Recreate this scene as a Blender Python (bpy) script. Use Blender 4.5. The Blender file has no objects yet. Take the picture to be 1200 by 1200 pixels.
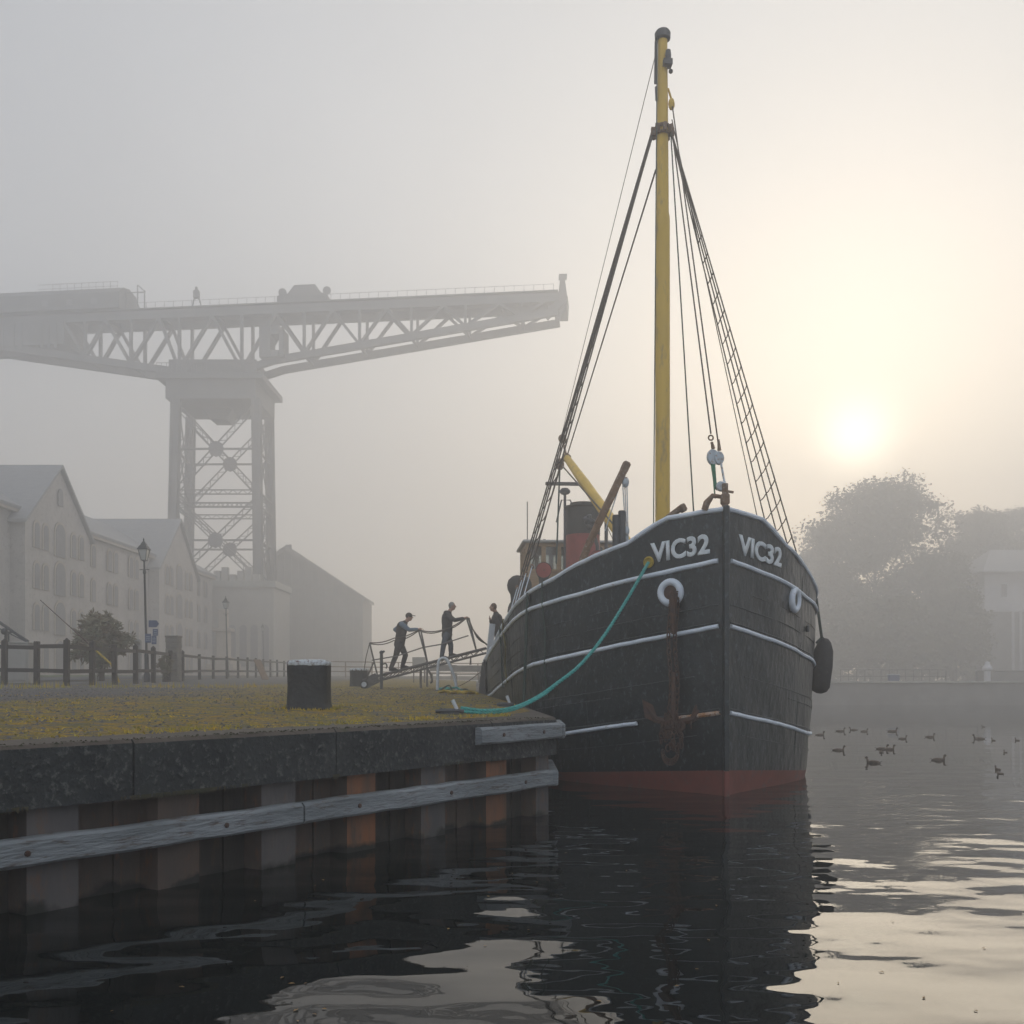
import bpy, bmesh, math, random
from mathutils import Vector, Matrix, Euler
random.seed(7)
R = math.radians; HAZE = 0.0094
sc = bpy.context.scene
col = sc.collection
F, HY, HC = 1110.0, 798.0, 1.625          # focal length (photo px), horizon row, eye height
def at(px, py, Y):                        # point seen at a photo pixel at distance Y
    return Vector(((px - 600) / F * Y, Y, HC + (HY - py) / F * Y))
def lerp(a, b, t): return a + (b - a) * t
def interp(tab, t):
    if t <= tab[0][0]: return tab[0][1]
    for (a, va), (b, vb) in zip(tab, tab[1:]):
        if t <= b: return va + (vb - va) * (t - a) / (b - a)
    return tab[-1][1]
def smooth_tab(tab):                      # monotone cubic through a table
    n = len(tab); d = [(tab[i+1][1]-tab[i][1])/(tab[i+1][0]-tab[i][0]) for i in range(n-1)]
    m = [d[0]] + [0 if d[i-1]*d[i] <= 0 else 2*d[i-1]*d[i]/(d[i-1]+d[i]) for i in range(1, n-1)] + [d[-1]]
    def f(t):
        if t <= tab[0][0]: return tab[0][1]
        for i in range(n-1):
            a, b = tab[i][0], tab[i+1][0]
            if t <= b:
                h = b-a; s = (t-a)/h
                return ((2*s**3-3*s*s+1)*tab[i][1] + (s**3-2*s*s+s)*h*m[i] + (3*s*s-2*s**3)*tab[i+1][1] + (s**3-s*s)*h*m[i+1])
        return tab[-1][1]
    return f

# ---------------------------------------------------------------- materials
def mat(name, c1, c2=None, rough=0.6, scale=4.0, bump=0.0, metallic=0.0, c3=None, amt3=0.4, detail=5, spec=0.5, bscale=None, stretch=(1,1,1), coat=0.0, lo=0.35, hi=0.65, s3=None, tide=False):
    m = bpy.data.materials.new(name); m.use_nodes = True
    nt = m.node_tree; N = nt.nodes; L = nt.links
    p = N['Principled BSDF']
    p.inputs['Roughness'].default_value = rough; p.inputs['Metallic'].default_value = metallic
    p.inputs['Specular IOR Level'].default_value = spec; p.inputs['Coat Weight'].default_value = coat
    tc = N.new('ShaderNodeTexCoord'); mp = N.new('ShaderNodeMapping'); L.new(tc.outputs['Object'], mp.inputs[0])
    mp.inputs['Scale'].default_value = stretch
    c2 = c2 or tuple(x*0.75 for x in c1)
    n = N.new('ShaderNodeTexNoise'); n.inputs['Scale'].default_value = scale; n.inputs['Detail'].default_value = detail
    L.new(mp.outputs[0], n.inputs[0])
    r = N.new('ShaderNodeValToRGB'); r.color_ramp.elements[0].position = lo; r.color_ramp.elements[1].position = hi
    r.color_ramp.elements[0].color = (*c1, 1); r.color_ramp.elements[1].color = (*c2, 1)
    L.new(n.outputs[0], r.inputs[0]); out = r.outputs[0]
    if c3:
        n3 = N.new('ShaderNodeTexNoise'); n3.inputs['Scale'].default_value = s3 or scale*2.3; n3.inputs['Detail'].default_value = 8
        n3.inputs['Roughness'].default_value = 0.7
        L.new(mp.outputs[0], n3.inputs[0])
        r3 = N.new('ShaderNodeValToRGB'); r3.color_ramp.elements[0].position = 1-amt3-0.06; r3.color_ramp.elements[1].position = 1-amt3+0.06
        L.new(n3.outputs[0], r3.inputs[0])
        mx = N.new('ShaderNodeMix'); mx.data_type = 'RGBA'; L.new(r3.outputs[0], mx.inputs[0]); L.new(out, mx.inputs[6])
        mx.inputs[7].default_value = (*c3, 1); out = mx.outputs[2]
    if tide:                                  # wet weed-dark band just above the water
        sx = N.new('ShaderNodeSeparateXYZ'); L.new(tc.outputs['Object'], sx.inputs[0])
        ns = N.new('ShaderNodeTexNoise'); ns.inputs['Scale'].default_value = 3.5; ns.inputs['Detail'].default_value = 6; L.new(tc.outputs['Object'], ns.inputs[0])
        ma = N.new('ShaderNodeMath'); ma.operation = 'MULTIPLY_ADD'; ma.inputs[1].default_value = -.35; L.new(ns.outputs[0], ma.inputs[0]); L.new(sx.outputs[2], ma.inputs[2])
        rt_ = N.new('ShaderNodeMapRange'); rt_.inputs[1].default_value = -.17; rt_.inputs[2].default_value = -.12; L.new(ma.outputs[0], rt_.inputs[0])
        mt = N.new('ShaderNodeMix'); mt.data_type = 'RGBA'; L.new(rt_.outputs[0], mt.inputs[0]); mt.inputs[6].default_value = (.016,.018,.014,1); L.new(out, mt.inputs[7]); out = mt.outputs[2]
    L.new(out, p.inputs['Base Color'])
    mr = N.new('ShaderNodeMapRange'); mr.inputs[3].default_value = max(0, rough-0.1); mr.inputs[4].default_value = min(1, rough+0.12)
    L.new(n.outputs[0], mr.inputs[0]); L.new(mr.outputs[0], p.inputs['Roughness'])
    if bump:
        nb = N.new('ShaderNodeTexNoise'); nb.inputs['Scale'].default_value = bscale or scale*4; nb.inputs['Detail'].default_value = 6
        L.new(mp.outputs[0], nb.inputs[0]); b = N.new('ShaderNodeBump'); b.inputs['Distance'].default_value = bump; b.inputs['Strength'].default_value = 1
        L.new(nb.outputs[0], b.inputs['Height']); L.new(b.outputs[0], p.inputs['Normal'])
    return m
M = {}
M['black_hull'] = mat('black_hull', (.005,.012,.015), (.012,.022,.027), 0.34, 1.4, 0.03, c3=(.075,.095,.105), amt3=0.395, bscale=6, s3=16, stretch=(1,1,.6))
hm_ = M['black_hull']; nt = hm_.node_tree; N = nt.nodes; L = nt.links
_tc = N.new('ShaderNodeTexCoord'); _mp = N.new('ShaderNodeMapping'); _mp.inputs['Scale'].default_value = (5,5,.45); L.new(_tc.outputs['Object'], _mp.inputs[0])
_n = N.new('ShaderNodeTexNoise'); _n.inputs['Scale'].default_value = 2.2; _n.inputs['Detail'].default_value = 7; _n.inputs['Roughness'].default_value = .75; L.new(_mp.outputs[0], _n.inputs[0])
_r = N.new('ShaderNodeValToRGB'); _r.color_ramp.elements[0].position = .64; _r.color_ramp.elements[1].position = .80; L.new(_n.outputs[0], _r.inputs[0])
_p = N['Principled BSDF']; _src = _p.inputs['Base Color'].links[0].from_socket
_m = N.new('ShaderNodeMix'); _m.data_type = 'RGBA'; L.new(_r.outputs[0], _m.inputs[0]); L.new(_src, _m.inputs[6]); _m.inputs[7].default_value = (.085,.055,.04,1); L.new(_m.outputs[2], _p.inputs['Base Color'])
M['scraped'] = mat('scraped', (.05,.062,.068), (.02,.027,.03), 0.4, 6)
M['red_boot'] = mat('red_boot', (.21,.05,.035), (.15,.042,.032), 0.55, 2.5, 0.004, c3=(.12,.07,.06), amt3=0.4)
M['strake'] = mat('strake', (.80,.86,.93), (.66,.73,.82), 0.5, 5, 0.003, c3=(.30,.16,.05), amt3=0.33)
M['white_letter'] = mat('white_letter', (.78,.82,.84), (.65,.7,.73), 0.5, 8, 0.0, c3=(.38,.2,.07), amt3=0.34)
M['rust_strake'] = mat('rust_strake', (.45,.19,.05), (.5,.48,.45), 0.7, 9, 0.003, c3=(.3,.12,.03), amt3=0.45)
M['yellow_mast'] = mat('yellow_mast', (.74,.48,.05), (.64,.42,.06), 0.5, 2, 0.003, c3=(.42,.28,.09), amt3=0.40, stretch=(1,1,.3))
M['dark_metal'] = mat('dark_metal', (.045,.05,.055), (.08,.08,.08), 0.5, 6, 0.002)
M['rusty'] = mat('rusty', (.25,.16,.10), (.18,.12,.08), 0.8, 9, 0.004, c3=(.35,.35,.33), amt3=0.38)
M['dark_rust'] = mat('dark_rust', (.10,.05,.03), (.06,.04,.035), 0.85, 14, 0.004)
M['wire'] = mat('wire', (.07,.06,.05), (.11,.09,.07), 0.7, 30)
M['rope_dark'] = mat('rope_dark', (.05,.085,.075), (.04,.06,.05), 0.85, 30, 0.003)
M['rope_olive'] = mat('rope_olive', (.16,.14,.05), (.11,.1,.04), 0.85, 30, 0.003)
M['teal'] = mat('teal', (.08,.42,.38), (.05,.28,.26), 0.7, 25, 0.006, bscale=90)
M['green_rope'] = mat('green_rope', (.06,.22,.13), (.04,.15,.09), 0.8, 25, 0.003)
M['yellow_rope'] = mat('yellow_rope', (.55,.38,.03), (.35,.25,.03), 0.8, 15, 0.004)
M['funnel_red'] = mat('funnel_red', (.34,.06,.045), (.26,.05,.04), 0.5, 3, 0.002, c3=(.15,.05,.04), amt3=0.36)
M['funnel_black'] = mat('funnel_black', (.035,.036,.034), (.055,.052,.045), 0.6, 4, 0.002)
M['varnish'] = mat('varnish', (.46,.32,.18), (.38,.25,.13), 0.4, 3, 0.001, stretch=(1,1,6))
M['roof_white'] = mat('roof_white', (.5,.5,.47), (.4,.4,.38), 0.6, 3)
M['block_white'] = mat('block_white', (.55,.62,.68), (.45,.5,.54), 0.5, 9, 0.002, c3=(.3,.17,.08), amt3=0.4)
M['timber_deck'] = mat('timber_deck', (.22,.17,.11), (.15,.12,.08), 0.8, 6, 0.003, stretch=(8,1,1))
M['rubber'] = mat('rubber', (.022,.023,.026), (.035,.035,.038), 0.7, 6, 0.003, c3=(.08,.08,.08), amt3=.36)
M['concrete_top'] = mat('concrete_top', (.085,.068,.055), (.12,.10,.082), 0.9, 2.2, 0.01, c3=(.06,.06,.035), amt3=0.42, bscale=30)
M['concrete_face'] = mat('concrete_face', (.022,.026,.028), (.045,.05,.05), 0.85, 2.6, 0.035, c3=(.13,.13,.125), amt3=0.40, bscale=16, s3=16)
M['pile_grey'] = mat('pile_grey', (.085,.08,.083), (.12,.108,.103), 0.75, 3, 0.012, c3=(.15,.09,.06), amt3=0.4, bscale=12, tide=True, stretch=(1.6,1.6,.45), s3=6)
M['pile_brown'] = mat('pile_brown', (.11,.075,.058), (.08,.068,.06), 0.8, 3, 0.012, c3=(.17,.08,.04), amt3=0.4, bscale=12, tide=True, stretch=(1.6,1.6,.45), s3=6)
M['pile_rust'] = mat('pile_rust', (.25,.10,.042), (.15,.08,.05), 0.85, 3, 0.012, c3=(.10,.07,.05), amt3=0.4, bscale=12, tide=True, stretch=(1.6,1.6,.45), s3=6)
M['pile_dark'] = mat('pile_dark', (.028,.026,.024), (.05,.042,.034), 0.85, 3, 0.012, c3=(.08,.05,.03), amt3=0.38, tide=True, stretch=(1.6,1.6,.45), s3=6)
M['grey_timber'] = mat('grey_timber', (.28,.305,.325), (.17,.19,.20), 0.8, 3, 0.02, c3=(.12,.10,.09), amt3=0.40, bscale=22, s3=14, stretch=(.35,.35,2))
M['bollard'] = mat('bollard', (.018,.02,.02), (.035,.036,.035), 0.6, 6, 0.02, c3=(.06,.06,.055), amt3=.35, bscale=16)
M['bollard_top'] = mat('bollard_top', (.62,.67,.70), (.48,.52,.55), 0.7, 8, 0.01, c3=(.13,.06,.04), amt3=.45, bscale=20, s3=16)
M['fence_wood'] = mat('fence_wood', (.045,.038,.034), (.07,.06,.05), 0.8, 5, 0.006, stretch=(1,1,.3))
M['crane'] = mat('crane', (.16,.165,.165), (.22,.22,.215), 0.9, 0.3, spec=.2)
M['brick'] = mat('brick', (.45,.42,.395), (.53,.495,.465), 0.9, 0.8, 0.02, c3=(.38,.35,.325), amt3=.42, bscale=6, s3=3)  # haze put into the colour: brick paled so the warehouses fade further
M['cream_brick'] = mat('cream_brick', (.50,.445,.38), (.44,.39,.33), 0.9, 2)
M['slate'] = mat('slate', (.32,.32,.325), (.37,.37,.37), 0.9, 2, 0.02, stretch=(1,1,3))  # lightened like the brick, extra mist carried by the colour
M['shed_wall'] = mat('shed_wall', (.42,.405,.37), (.47,.45,.41), 0.9, 1.2, 0.02)
M['pale_roof'] = mat('pale_roof', (.42,.42,.38), (.36,.36,.33), 0.8, 2)
M['stone'] = mat('stone', (.24,.22,.19), (.18,.165,.15), 0.9, 4, 0.02)
M['window_dark'] = mat('window_dark', (.25,.245,.25), (.29,.285,.29), 0.7, 2, spec=.1)
M['lamp_black'] = mat('lamp_black', (.03,.032,.035), (.04,.042,.045), 0.5, 6)
M['sign_blue'] = mat('sign_blue', (.04,.07,.16), (.05,.08,.17), 0.5, 6)
M['white_paint'] = mat('white_paint', (.62,.66,.70), (.5,.53,.56), 0.5, 5, 0.002)
M['white_wall'] = mat('white_wall', (.62,.62,.64), (.54,.54,.56), 0.8, 1)
M['galv'] = mat('galv', (.16,.15,.145), (.11,.105,.10), 0.6, 8, 0.001)
M['skin'] = mat('skin', (.42,.25,.18), (.36,.2,.14), 0.55, 8)
M['hair_grey'] = mat('hair_grey', (.28,.27,.26), (.18,.17,.16), 0.8, 30)
M['hair_brown'] = mat('hair_brown', (.15,.08,.045), (.09,.05,.03), 0.8, 30)
M['cloth_black'] = mat('cloth_black', (.03,.03,.032), (.045,.045,.045), 0.9, 12, 0.004)
M['cloth_vest'] = mat('cloth_vest', (.05,.042,.036), (.035,.03,.028), 0.9, 12, 0.004)
M['cloth_blue'] = mat('cloth_blue', (.16,.22,.28), (.12,.17,.22), 0.9, 12, 0.004)
M['cloth_jean'] = mat('cloth_jean', (.10,.12,.15), (.07,.09,.11), 0.9, 12, 0.004)
M['tyre'] = mat('tyre', (.03,.03,.03), (.05,.05,.05), 0.8, 10)
M['duck_brown'] = mat('duck_brown', (.16,.12,.085), (.08,.06,.045), 0.8, 14)
M['duck_head'] = mat('duck_head', (.03,.04,.03), (.05,.04,.03), 0.7, 14)
M['bill'] = mat('bill', (.35,.25,.06), (.3,.2,.05), 0.6, 14)
M['leaf_dark'] = mat('leaf_dark', (.13,.13,.08), (.16,.15,.09), 0.8, .5, c3=(.14,.11,.06), amt3=.38, s3=1.2)  # leaf colour raised to stand in for thicker fog over the far trees
M['leaf_bush'] = mat('leaf_bush', (.15,.15,.08), (.19,.15,.09), 0.7, 1.5, c3=(.16,.09,.05), amt3=.42, s3=3)
M['bark'] = mat('bark', (.07,.055,.04), (.05,.04,.03), 0.9, 3, 0.02)
M['far_stone'] = mat('far_stone', (.30,.29,.275), (.25,.24,.23), 0.9, 1.0, 0.02)
M['asphalt'] = mat('asphalt', (.07,.07,.075), (.09,.09,.09), 0.9, 3, 0.005)
M['lawn'] = mat('lawn', (.06,.10,.02), (.09,.12,.03), 0.9, 3, 0.01)
M['gravel_stone'] = mat('gravel_stone', (.16,.15,.14), (.10,.095,.09), 0.9, 3)
M['moss_blade'] = mat('moss_blade', (.58,.41,.045), (.28,.27,.05), 0.9, 1.1, c3=(.68,.42,.04), amt3=.42, s3=2.5)
M['glass_pale'] = mat('glass_pale', (.5,.5,.47), (.45,.45,.42), 0.2, 3)
gm = M['clear_glass'] = mat('clear_glass', (.6,.65,.65), (.6,.65,.65), 0.05, 3)
gm.node_tree.nodes['Principled BSDF'].inputs['Transmission Weight'].default_value = 0.9

# ---------------------------------------------------------------- mesh builder
class MB:
    def __init__(s): s.v = []; s.f = []; s.m = []; s.cur = 0
    def add(s, vs, fs):
        o = len(s.v); s.v += [tuple(v) for v in vs]; s.f += [tuple(i+o for i in f) for f in fs]; s.m += [s.cur]*len(fs); return s
    def box(s, c, d, rot=None):
        vs = [Vector((x*d[0]/2, y*d[1]/2, z*d[2]/2)) for x in (-1,1) for y in (-1,1) for z in (-1,1)]
        if rot is not None:
            rm = rot if isinstance(rot, Matrix) else Euler(rot).to_matrix()
            vs = [rm @ v for v in vs]
        c = Vector(c)
        return s.add([v+c for v in vs], [(0,1,3,2),(4,6,7,5),(0,4,5,1),(2,3,7,6),(0,2,6,4),(1,5,7,3)])
    def bbox(s, c, d, b=0.01, rot=None):  # box with chamfered edges
        vs = []; hx, hy, hz = (d[0]/2, d[1]/2, d[2]/2); b = min(b, hx*.9, hy*.9, hz*.9)
        idx = {}
        for x in (-1,1):
            for y in (-1,1):
                for z in (-1,1):
                    for k in range(3):
                        p = [x*hx, y*hy, z*hz]
                        for j in range(3):
                            if j != k: p[j] -= (x,y,z)[j]*b
                        idx[(x,y,z,k)] = len(vs); vs.append(Vector(p))
        fs = []
        for k in range(3):
            a, c2 = [j for j in range(3) if j != k]
            for s_ in (-1,1):
                q = []
                for u, v in ((-1,-1),(1,-1),(1,1),(-1,1)):
                    t = [0,0,0]; t[k] = s_; t[a] = u; t[c2] = v; q.append(idx[(*t, k)])
                fs.append(tuple(q))
        for k in range(3):
            a, c2 = [j for j in range(3) if j != k]
            for u in (-1,1):
                for v in (-1,1):
                    t0 = [0,0,0]; t1 = [0,0,0]; t0[k] = -1; t1[k] = 1
                    for t in (t0, t1): t[a] = u; t[c2] = v
                    fs.append((idx[(*t0,a)], idx[(*t1,a)], idx[(*t1,c2)], idx[(*t0,c2)]))
        for x in (-1,1):
            for y in (-1,1):
                for z in (-1,1): fs.append(tuple(idx[(x,y,z,k)] for k in range(3)))
        if rot is not None:
            rm = rot if isinstance(rot, Matrix) else Euler(rot).to_matrix()
            vs = [rm @ v for v in vs]
        c = Vector(c); return s.add([v+c for v in vs], fs)
    def bar(s, a, b, w, h=None, up=(0,0,1), bev=0):
        a = Vector(a); b = Vector(b); d = b-a; L = d.length
        if L < 1e-6: return s
        z = d/L; u = Vector(up)
        if abs(z.dot(u)) > .99: u = Vector((0,1,0))
        x = u.cross(z).normalized(); y = z.cross(x)
        rm = Matrix((x, y, z)).transposed()
        if bev: return s.bbox((a+b)/2, (w, h or w, L), bev, rm)
        return s.box((a+b)/2, (w, h or w, L), rm)
    def tube(s, pts, r, n=6, caps=True):
        pts = [Vector(p) for p in pts]; k = len(pts); rs = r if isinstance(r, (list, tuple)) else [r]*k
        ref = None; vs = []
        for i, p in enumerate(pts):
            d = (pts[min(i+1,k-1)] - pts[max(i-1,0)]); d = d.normalized() if d.length > 1e-9 else Vector((0,0,1))
            if ref is None: ref = Vector((0,0,1)) if abs(d.z) < .9 else Vector((1,0,0))
            x = ref - d*ref.dot(d)
            x = x.normalized() if x.length > 1e-6 else d.orthogonal().normalized()
            ref = x; y = d.cross(x)
            for j in range(n):
                a = 2*math.pi*j/n; vs.append(p + (x*math.cos(a)+y*math.sin(a))*rs[i])
        fs = [(i*n+j, i*n+(j+1)%n, (i+1)*n+(j+1)%n, (i+1)*n+j) for i in range(k-1) for j in range(n)]
        if caps: fs += [tuple(reversed(range(n))), tuple(range((k-1)*n, k*n))]
        return s.add(vs, fs)
    def lathe(s, prof, c=(0,0,0), n=16, rot=None, sx=1, sy=1):   # prof: (radius, z)
        vs = []
        for r, z in prof:
            for j in range(n):
                a = 2*math.pi*j/n; vs.append(Vector((r*math.cos(a)*sx, r*math.sin(a)*sy, z)))
        if rot is not None:
            rm = rot if isinstance(rot, Matrix) else Euler(rot).to_matrix()
            vs = [rm @ v for v in vs]
        c = Vector(c); k = len(prof)
        fs = [(i*n+j, i*n+(j+1)%n, (i+1)*n+(j+1)%n, (i+1)*n+j) for i in range(k-1) for j in range(n)]
        fs += [tuple(reversed(range(n))), tuple(range((k-1)*n, k*n))]
        return s.add([v+c for v in vs], fs)
    def ball(s, c, r, n=12, m=8, rot=None):
        r = r if isinstance(r, (tuple, list)) else (r,r,r)
        prof = [(math.sin(math.pi*(i+.02)/(m+.04)), -math.cos(math.pi*(i+.02)/(m+.04))) for i in range(m+1)]
        vs = []
        for q, z in prof:
            for j in range(n):
                a = 2*math.pi*j/n; vs.append(Vector((q*math.cos(a)*r[0], q*math.sin(a)*r[1], z*r[2])))
        if rot is not None: rm = Euler(rot).to_matrix(); vs = [rm @ v for v in vs]
        c = Vector(c); k = m+1
        fs = [(i*n+j, i*n+(j+1)%n, (i+1)*n+(j+1)%n, (i+1)*n+j) for i in range(k-1) for j in range(n)]
        fs += [tuple(reversed(range(n))), tuple(range((k-1)*n, k*n))]
        return s.add([v+c for v in vs], fs)
    def torus(s, c, R_, r, n=24, m=10, rot=None, sy=1.0):
        rm = (rot if isinstance(rot, Matrix) else Euler(rot or (0,0,0)).to_matrix()); vs = []
        for i in range(n):
            a = 2*math.pi*i/n
            for j in range(m):
                b = 2*math.pi*j/m
                vs.append(rm @ Vector(((R_+r*math.cos(b))*math.cos(a), (R_+r*math.cos(b))*math.sin(a)*sy, r*math.sin(b))) + Vector(c))
        return s.add(vs, [(i*m+j, ((i+1)%n)*m+j, ((i+1)%n)*m+(j+1)%m, i*m+(j+1)%m) for i in range(n) for j in range(m)])
    def prism(s, poly, ext):              # polygon (3-D points) pushed along ext
        n = len(poly); e = Vector(ext); a = [Vector(p) for p in poly]
        return s.add(a + [p+e for p in a], [tuple(reversed(range(n))), tuple(range(n, 2*n))] + [(i, (i+1)%n, n+(i+1)%n, n+i) for i in range(n)])
    def build(s, name, m, parent=None, smooth=False, world=True):
        me = bpy.data.meshes.new(name)
        off = Vector((0,0,0))
        if parent is not None and world: off = root_of(parent).location
        elif parent is None and world and s.v:
            xs = [v[0] for v in s.v]; ys = [v[1] for v in s.v]; zs = [v[2] for v in s.v]
            off = Vector(((min(xs)+max(xs))/2, (min(ys)+max(ys))/2, min(zs)))
        me.from_pydata([(v[0]-off.x, v[1]-off.y, v[2]-off.z) for v in s.v], [], s.f)
        for mm in (m if isinstance(m, (list, tuple)) else [m]): me.materials.append(mm)
        if isinstance(m, (list, tuple)): me.polygons.foreach_set('material_index', s.m)
        bm = bmesh.new(); bm.from_mesh(me); bmesh.ops.recalc_face_normals(bm, faces=bm.faces); bm.to_mesh(me); bm.free()
        if smooth:
            me.polygons.foreach_set('use_smooth', [True]*len(me.polygons))
            me.set_sharp_from_angle(angle=R(38))
        me.update()
        o = bpy.data.objects.new(name, me); col.objects.link(o)
        if parent is not None: o.parent = parent
        elif world: o.location = off
        return o
def root_of(o):
    while o.parent: o = o.parent
    return o
def tag(o, label=None, cat=None, group=None, kind=None):
    if label: o['label'] = label
    if cat: o['category'] = cat
    if group: o['group'] = group
    if kind: o['kind'] = kind
    return o
def thing(name, label, cat, loc=(0,0,0), rz=0, group=None):
    o = bpy.data.objects.new(name, None); col.objects.link(o); o.empty_display_size = .2
    o.location = loc; o.rotation_euler = (0,0,rz); return tag(o, label, cat, group)
def copy_tree(o, parent=None):
    c = o.copy(); col.objects.link(c)
    if parent is not None: c.parent = parent
    for ch in list(o.children): copy_tree(ch, c)
    return c

# ---------------------------------------------------------------- camera, light, world
cam = bpy.data.cameras.new('camera'); co = bpy.data.objects.new('camera', cam); col.objects.link(co)
co.location = (0,0,HC); co.rotation_euler = (R(90),0,0); cam.sensor_width = 36; cam.lens = 36*F/1200; cam.shift_y = (HY-600)/1200; cam.clip_end = 3000; cam.clip_start = .05
sc.camera = co
SUN_AZ, SUN_EL = math.atan2(403, F), math.atan2(283/F, math.hypot(1, 403/F))
sd = Vector((math.sin(SUN_AZ)*math.cos(SUN_EL), math.cos(SUN_AZ)*math.cos(SUN_EL), math.sin(SUN_EL)))
sl = bpy.data.lights.new('sun', 'SUN'); sl.energy = 1.2; sl.angle = R(24); sl.color = (1,.86,.66)
so = bpy.data.objects.new('sun', sl); col.objects.link(so); so.rotation_euler = (-sd).to_track_quat('-Z','Y').to_euler()
w = bpy.data.worlds.new('World'); sc.world = w; w.use_nodes = True
N = w.node_tree.nodes; L = w.node_tree.links; bg = N['Background']
sky = N.new('ShaderNodeTexSky'); sky.sky_type = 'NISHITA'; sky.sun_disc = False; sky.sun_elevation = SUN_EL; sky.sun_rotation = SUN_AZ
sky.dust_density = 3.0; sky.air_density = 1.0; sky.ozone_density = 1.0
bg.inputs['Strength'].default_value = 0.13
# thin high cloud round the sun: a soft bright patch of sky, brightest where the disc sits behind the mist
tcw = N.new('ShaderNodeTexCoord'); dp = N.new('ShaderNodeVectorMath'); dp.operation = 'DOT_PRODUCT'
nz = N.new('ShaderNodeVectorMath'); nz.operation = 'NORMALIZE'; L.new(tcw.outputs['Generated'], nz.inputs[0]); L.new(nz.outputs[0], dp.inputs[0]); dp.inputs[1].default_value = sd
def glow(power, gain):
    mx = N.new('ShaderNodeMath'); mx.operation = 'MAXIMUM'; mx.inputs[1].default_value = 0; L.new(dp.outputs['Value'], mx.inputs[0])
    a = N.new('ShaderNodeMath'); a.operation = 'POWER'; a.inputs[1].default_value = power; L.new(mx.outputs[0], a.inputs[0])
    b = N.new('ShaderNodeMath'); b.operation = 'MULTIPLY'; b.inputs[1].default_value = gain; L.new(a.outputs[0], b.inputs[0]); return b.outputs[0]
GLOWS = [(6, 1.75), (40, .75), (300, 2.2), (2200, 20.0)]
acc = None
for p_, g_ in GLOWS:
    o_ = glow(p_, g_)
    if acc is None: acc = o_
    else:
        a = N.new('ShaderNodeMath'); a.operation = 'ADD'; L.new(acc, a.inputs[0]); L.new(o_, a.inputs[1]); acc = a.outputs[0]
cg = N.new('ShaderNodeVectorMath'); cg.operation = 'SCALE'; cg.inputs[0].default_value = (1,.935,.74); L.new(acc, cg.inputs['Scale'])
veil = N.new('ShaderNodeMix'); veil.data_type = 'RGBA'; veil.inputs[0].default_value = 0.8
cn = N.new('ShaderNodeTexNoise'); cn.inputs['Scale'].default_value = 1.6; cn.inputs['Detail'].default_value = 4; L.new(nz.outputs[0], cn.inputs[0])
cr = N.new('ShaderNodeMapRange'); cr.inputs[1].default_value = .3; cr.inputs[2].default_value = .7; cr.inputs[3].default_value = .86; cr.inputs[4].default_value = 1.16; L.new(cn.outputs[0], cr.inputs[0])
cv = N.new('ShaderNodeVectorMath'); cv.operation = 'SCALE'; cv.inputs[0].default_value = (3.15,3.28,3.5); L.new(cr.outputs[0], cv.inputs['Scale']); L.new(cv.outputs[0], veil.inputs[7])
L.new(sky.outputs[0], veil.inputs[6]); veil.inputs[7].default_value = (3.0,3.3,3.75,1)     # thin overcast veil over the clear sky
ad = N.new('ShaderNodeVectorMath'); ad.operation = 'ADD'; L.new(veil.outputs[2], ad.inputs[0]); L.new(cg.outputs[0], ad.inputs[1])
# overcast is brightest overhead; fill light is added to the sky behind the camera
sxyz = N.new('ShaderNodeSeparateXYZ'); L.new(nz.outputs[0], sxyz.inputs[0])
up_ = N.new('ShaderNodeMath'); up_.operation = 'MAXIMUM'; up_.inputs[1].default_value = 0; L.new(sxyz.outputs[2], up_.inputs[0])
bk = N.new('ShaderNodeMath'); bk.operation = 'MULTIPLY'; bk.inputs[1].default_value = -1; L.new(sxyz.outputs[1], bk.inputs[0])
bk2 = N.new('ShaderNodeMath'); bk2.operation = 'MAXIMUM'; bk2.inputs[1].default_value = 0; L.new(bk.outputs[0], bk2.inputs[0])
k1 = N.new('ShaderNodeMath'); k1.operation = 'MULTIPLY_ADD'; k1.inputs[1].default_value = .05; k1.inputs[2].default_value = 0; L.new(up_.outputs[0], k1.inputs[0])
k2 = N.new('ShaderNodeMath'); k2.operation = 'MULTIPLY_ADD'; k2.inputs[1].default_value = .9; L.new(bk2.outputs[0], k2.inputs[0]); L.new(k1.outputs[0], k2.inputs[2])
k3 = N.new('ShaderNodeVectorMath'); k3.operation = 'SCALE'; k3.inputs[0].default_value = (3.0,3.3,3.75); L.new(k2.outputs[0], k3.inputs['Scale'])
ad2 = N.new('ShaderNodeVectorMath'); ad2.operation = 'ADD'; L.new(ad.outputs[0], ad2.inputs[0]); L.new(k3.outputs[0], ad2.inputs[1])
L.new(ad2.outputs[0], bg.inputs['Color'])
sc.view_settings.view_transform = 'Standard'; sc.view_settings.look = 'None'; sc.view_settings.exposure = 0.38; sc.view_settings.gamma = 1
cy = sc.cycles; cy.max_bounces = 8; cy.diffuse_bounces = 3; cy.glossy_bounces = 3; cy.volume_bounces = 3; cy.transmission_bounces = 4
cy.caustics_reflective = False; cy.caustics_refractive = False; cy.use_denoising = True; cy.sample_clamp_indirect = 6
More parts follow.
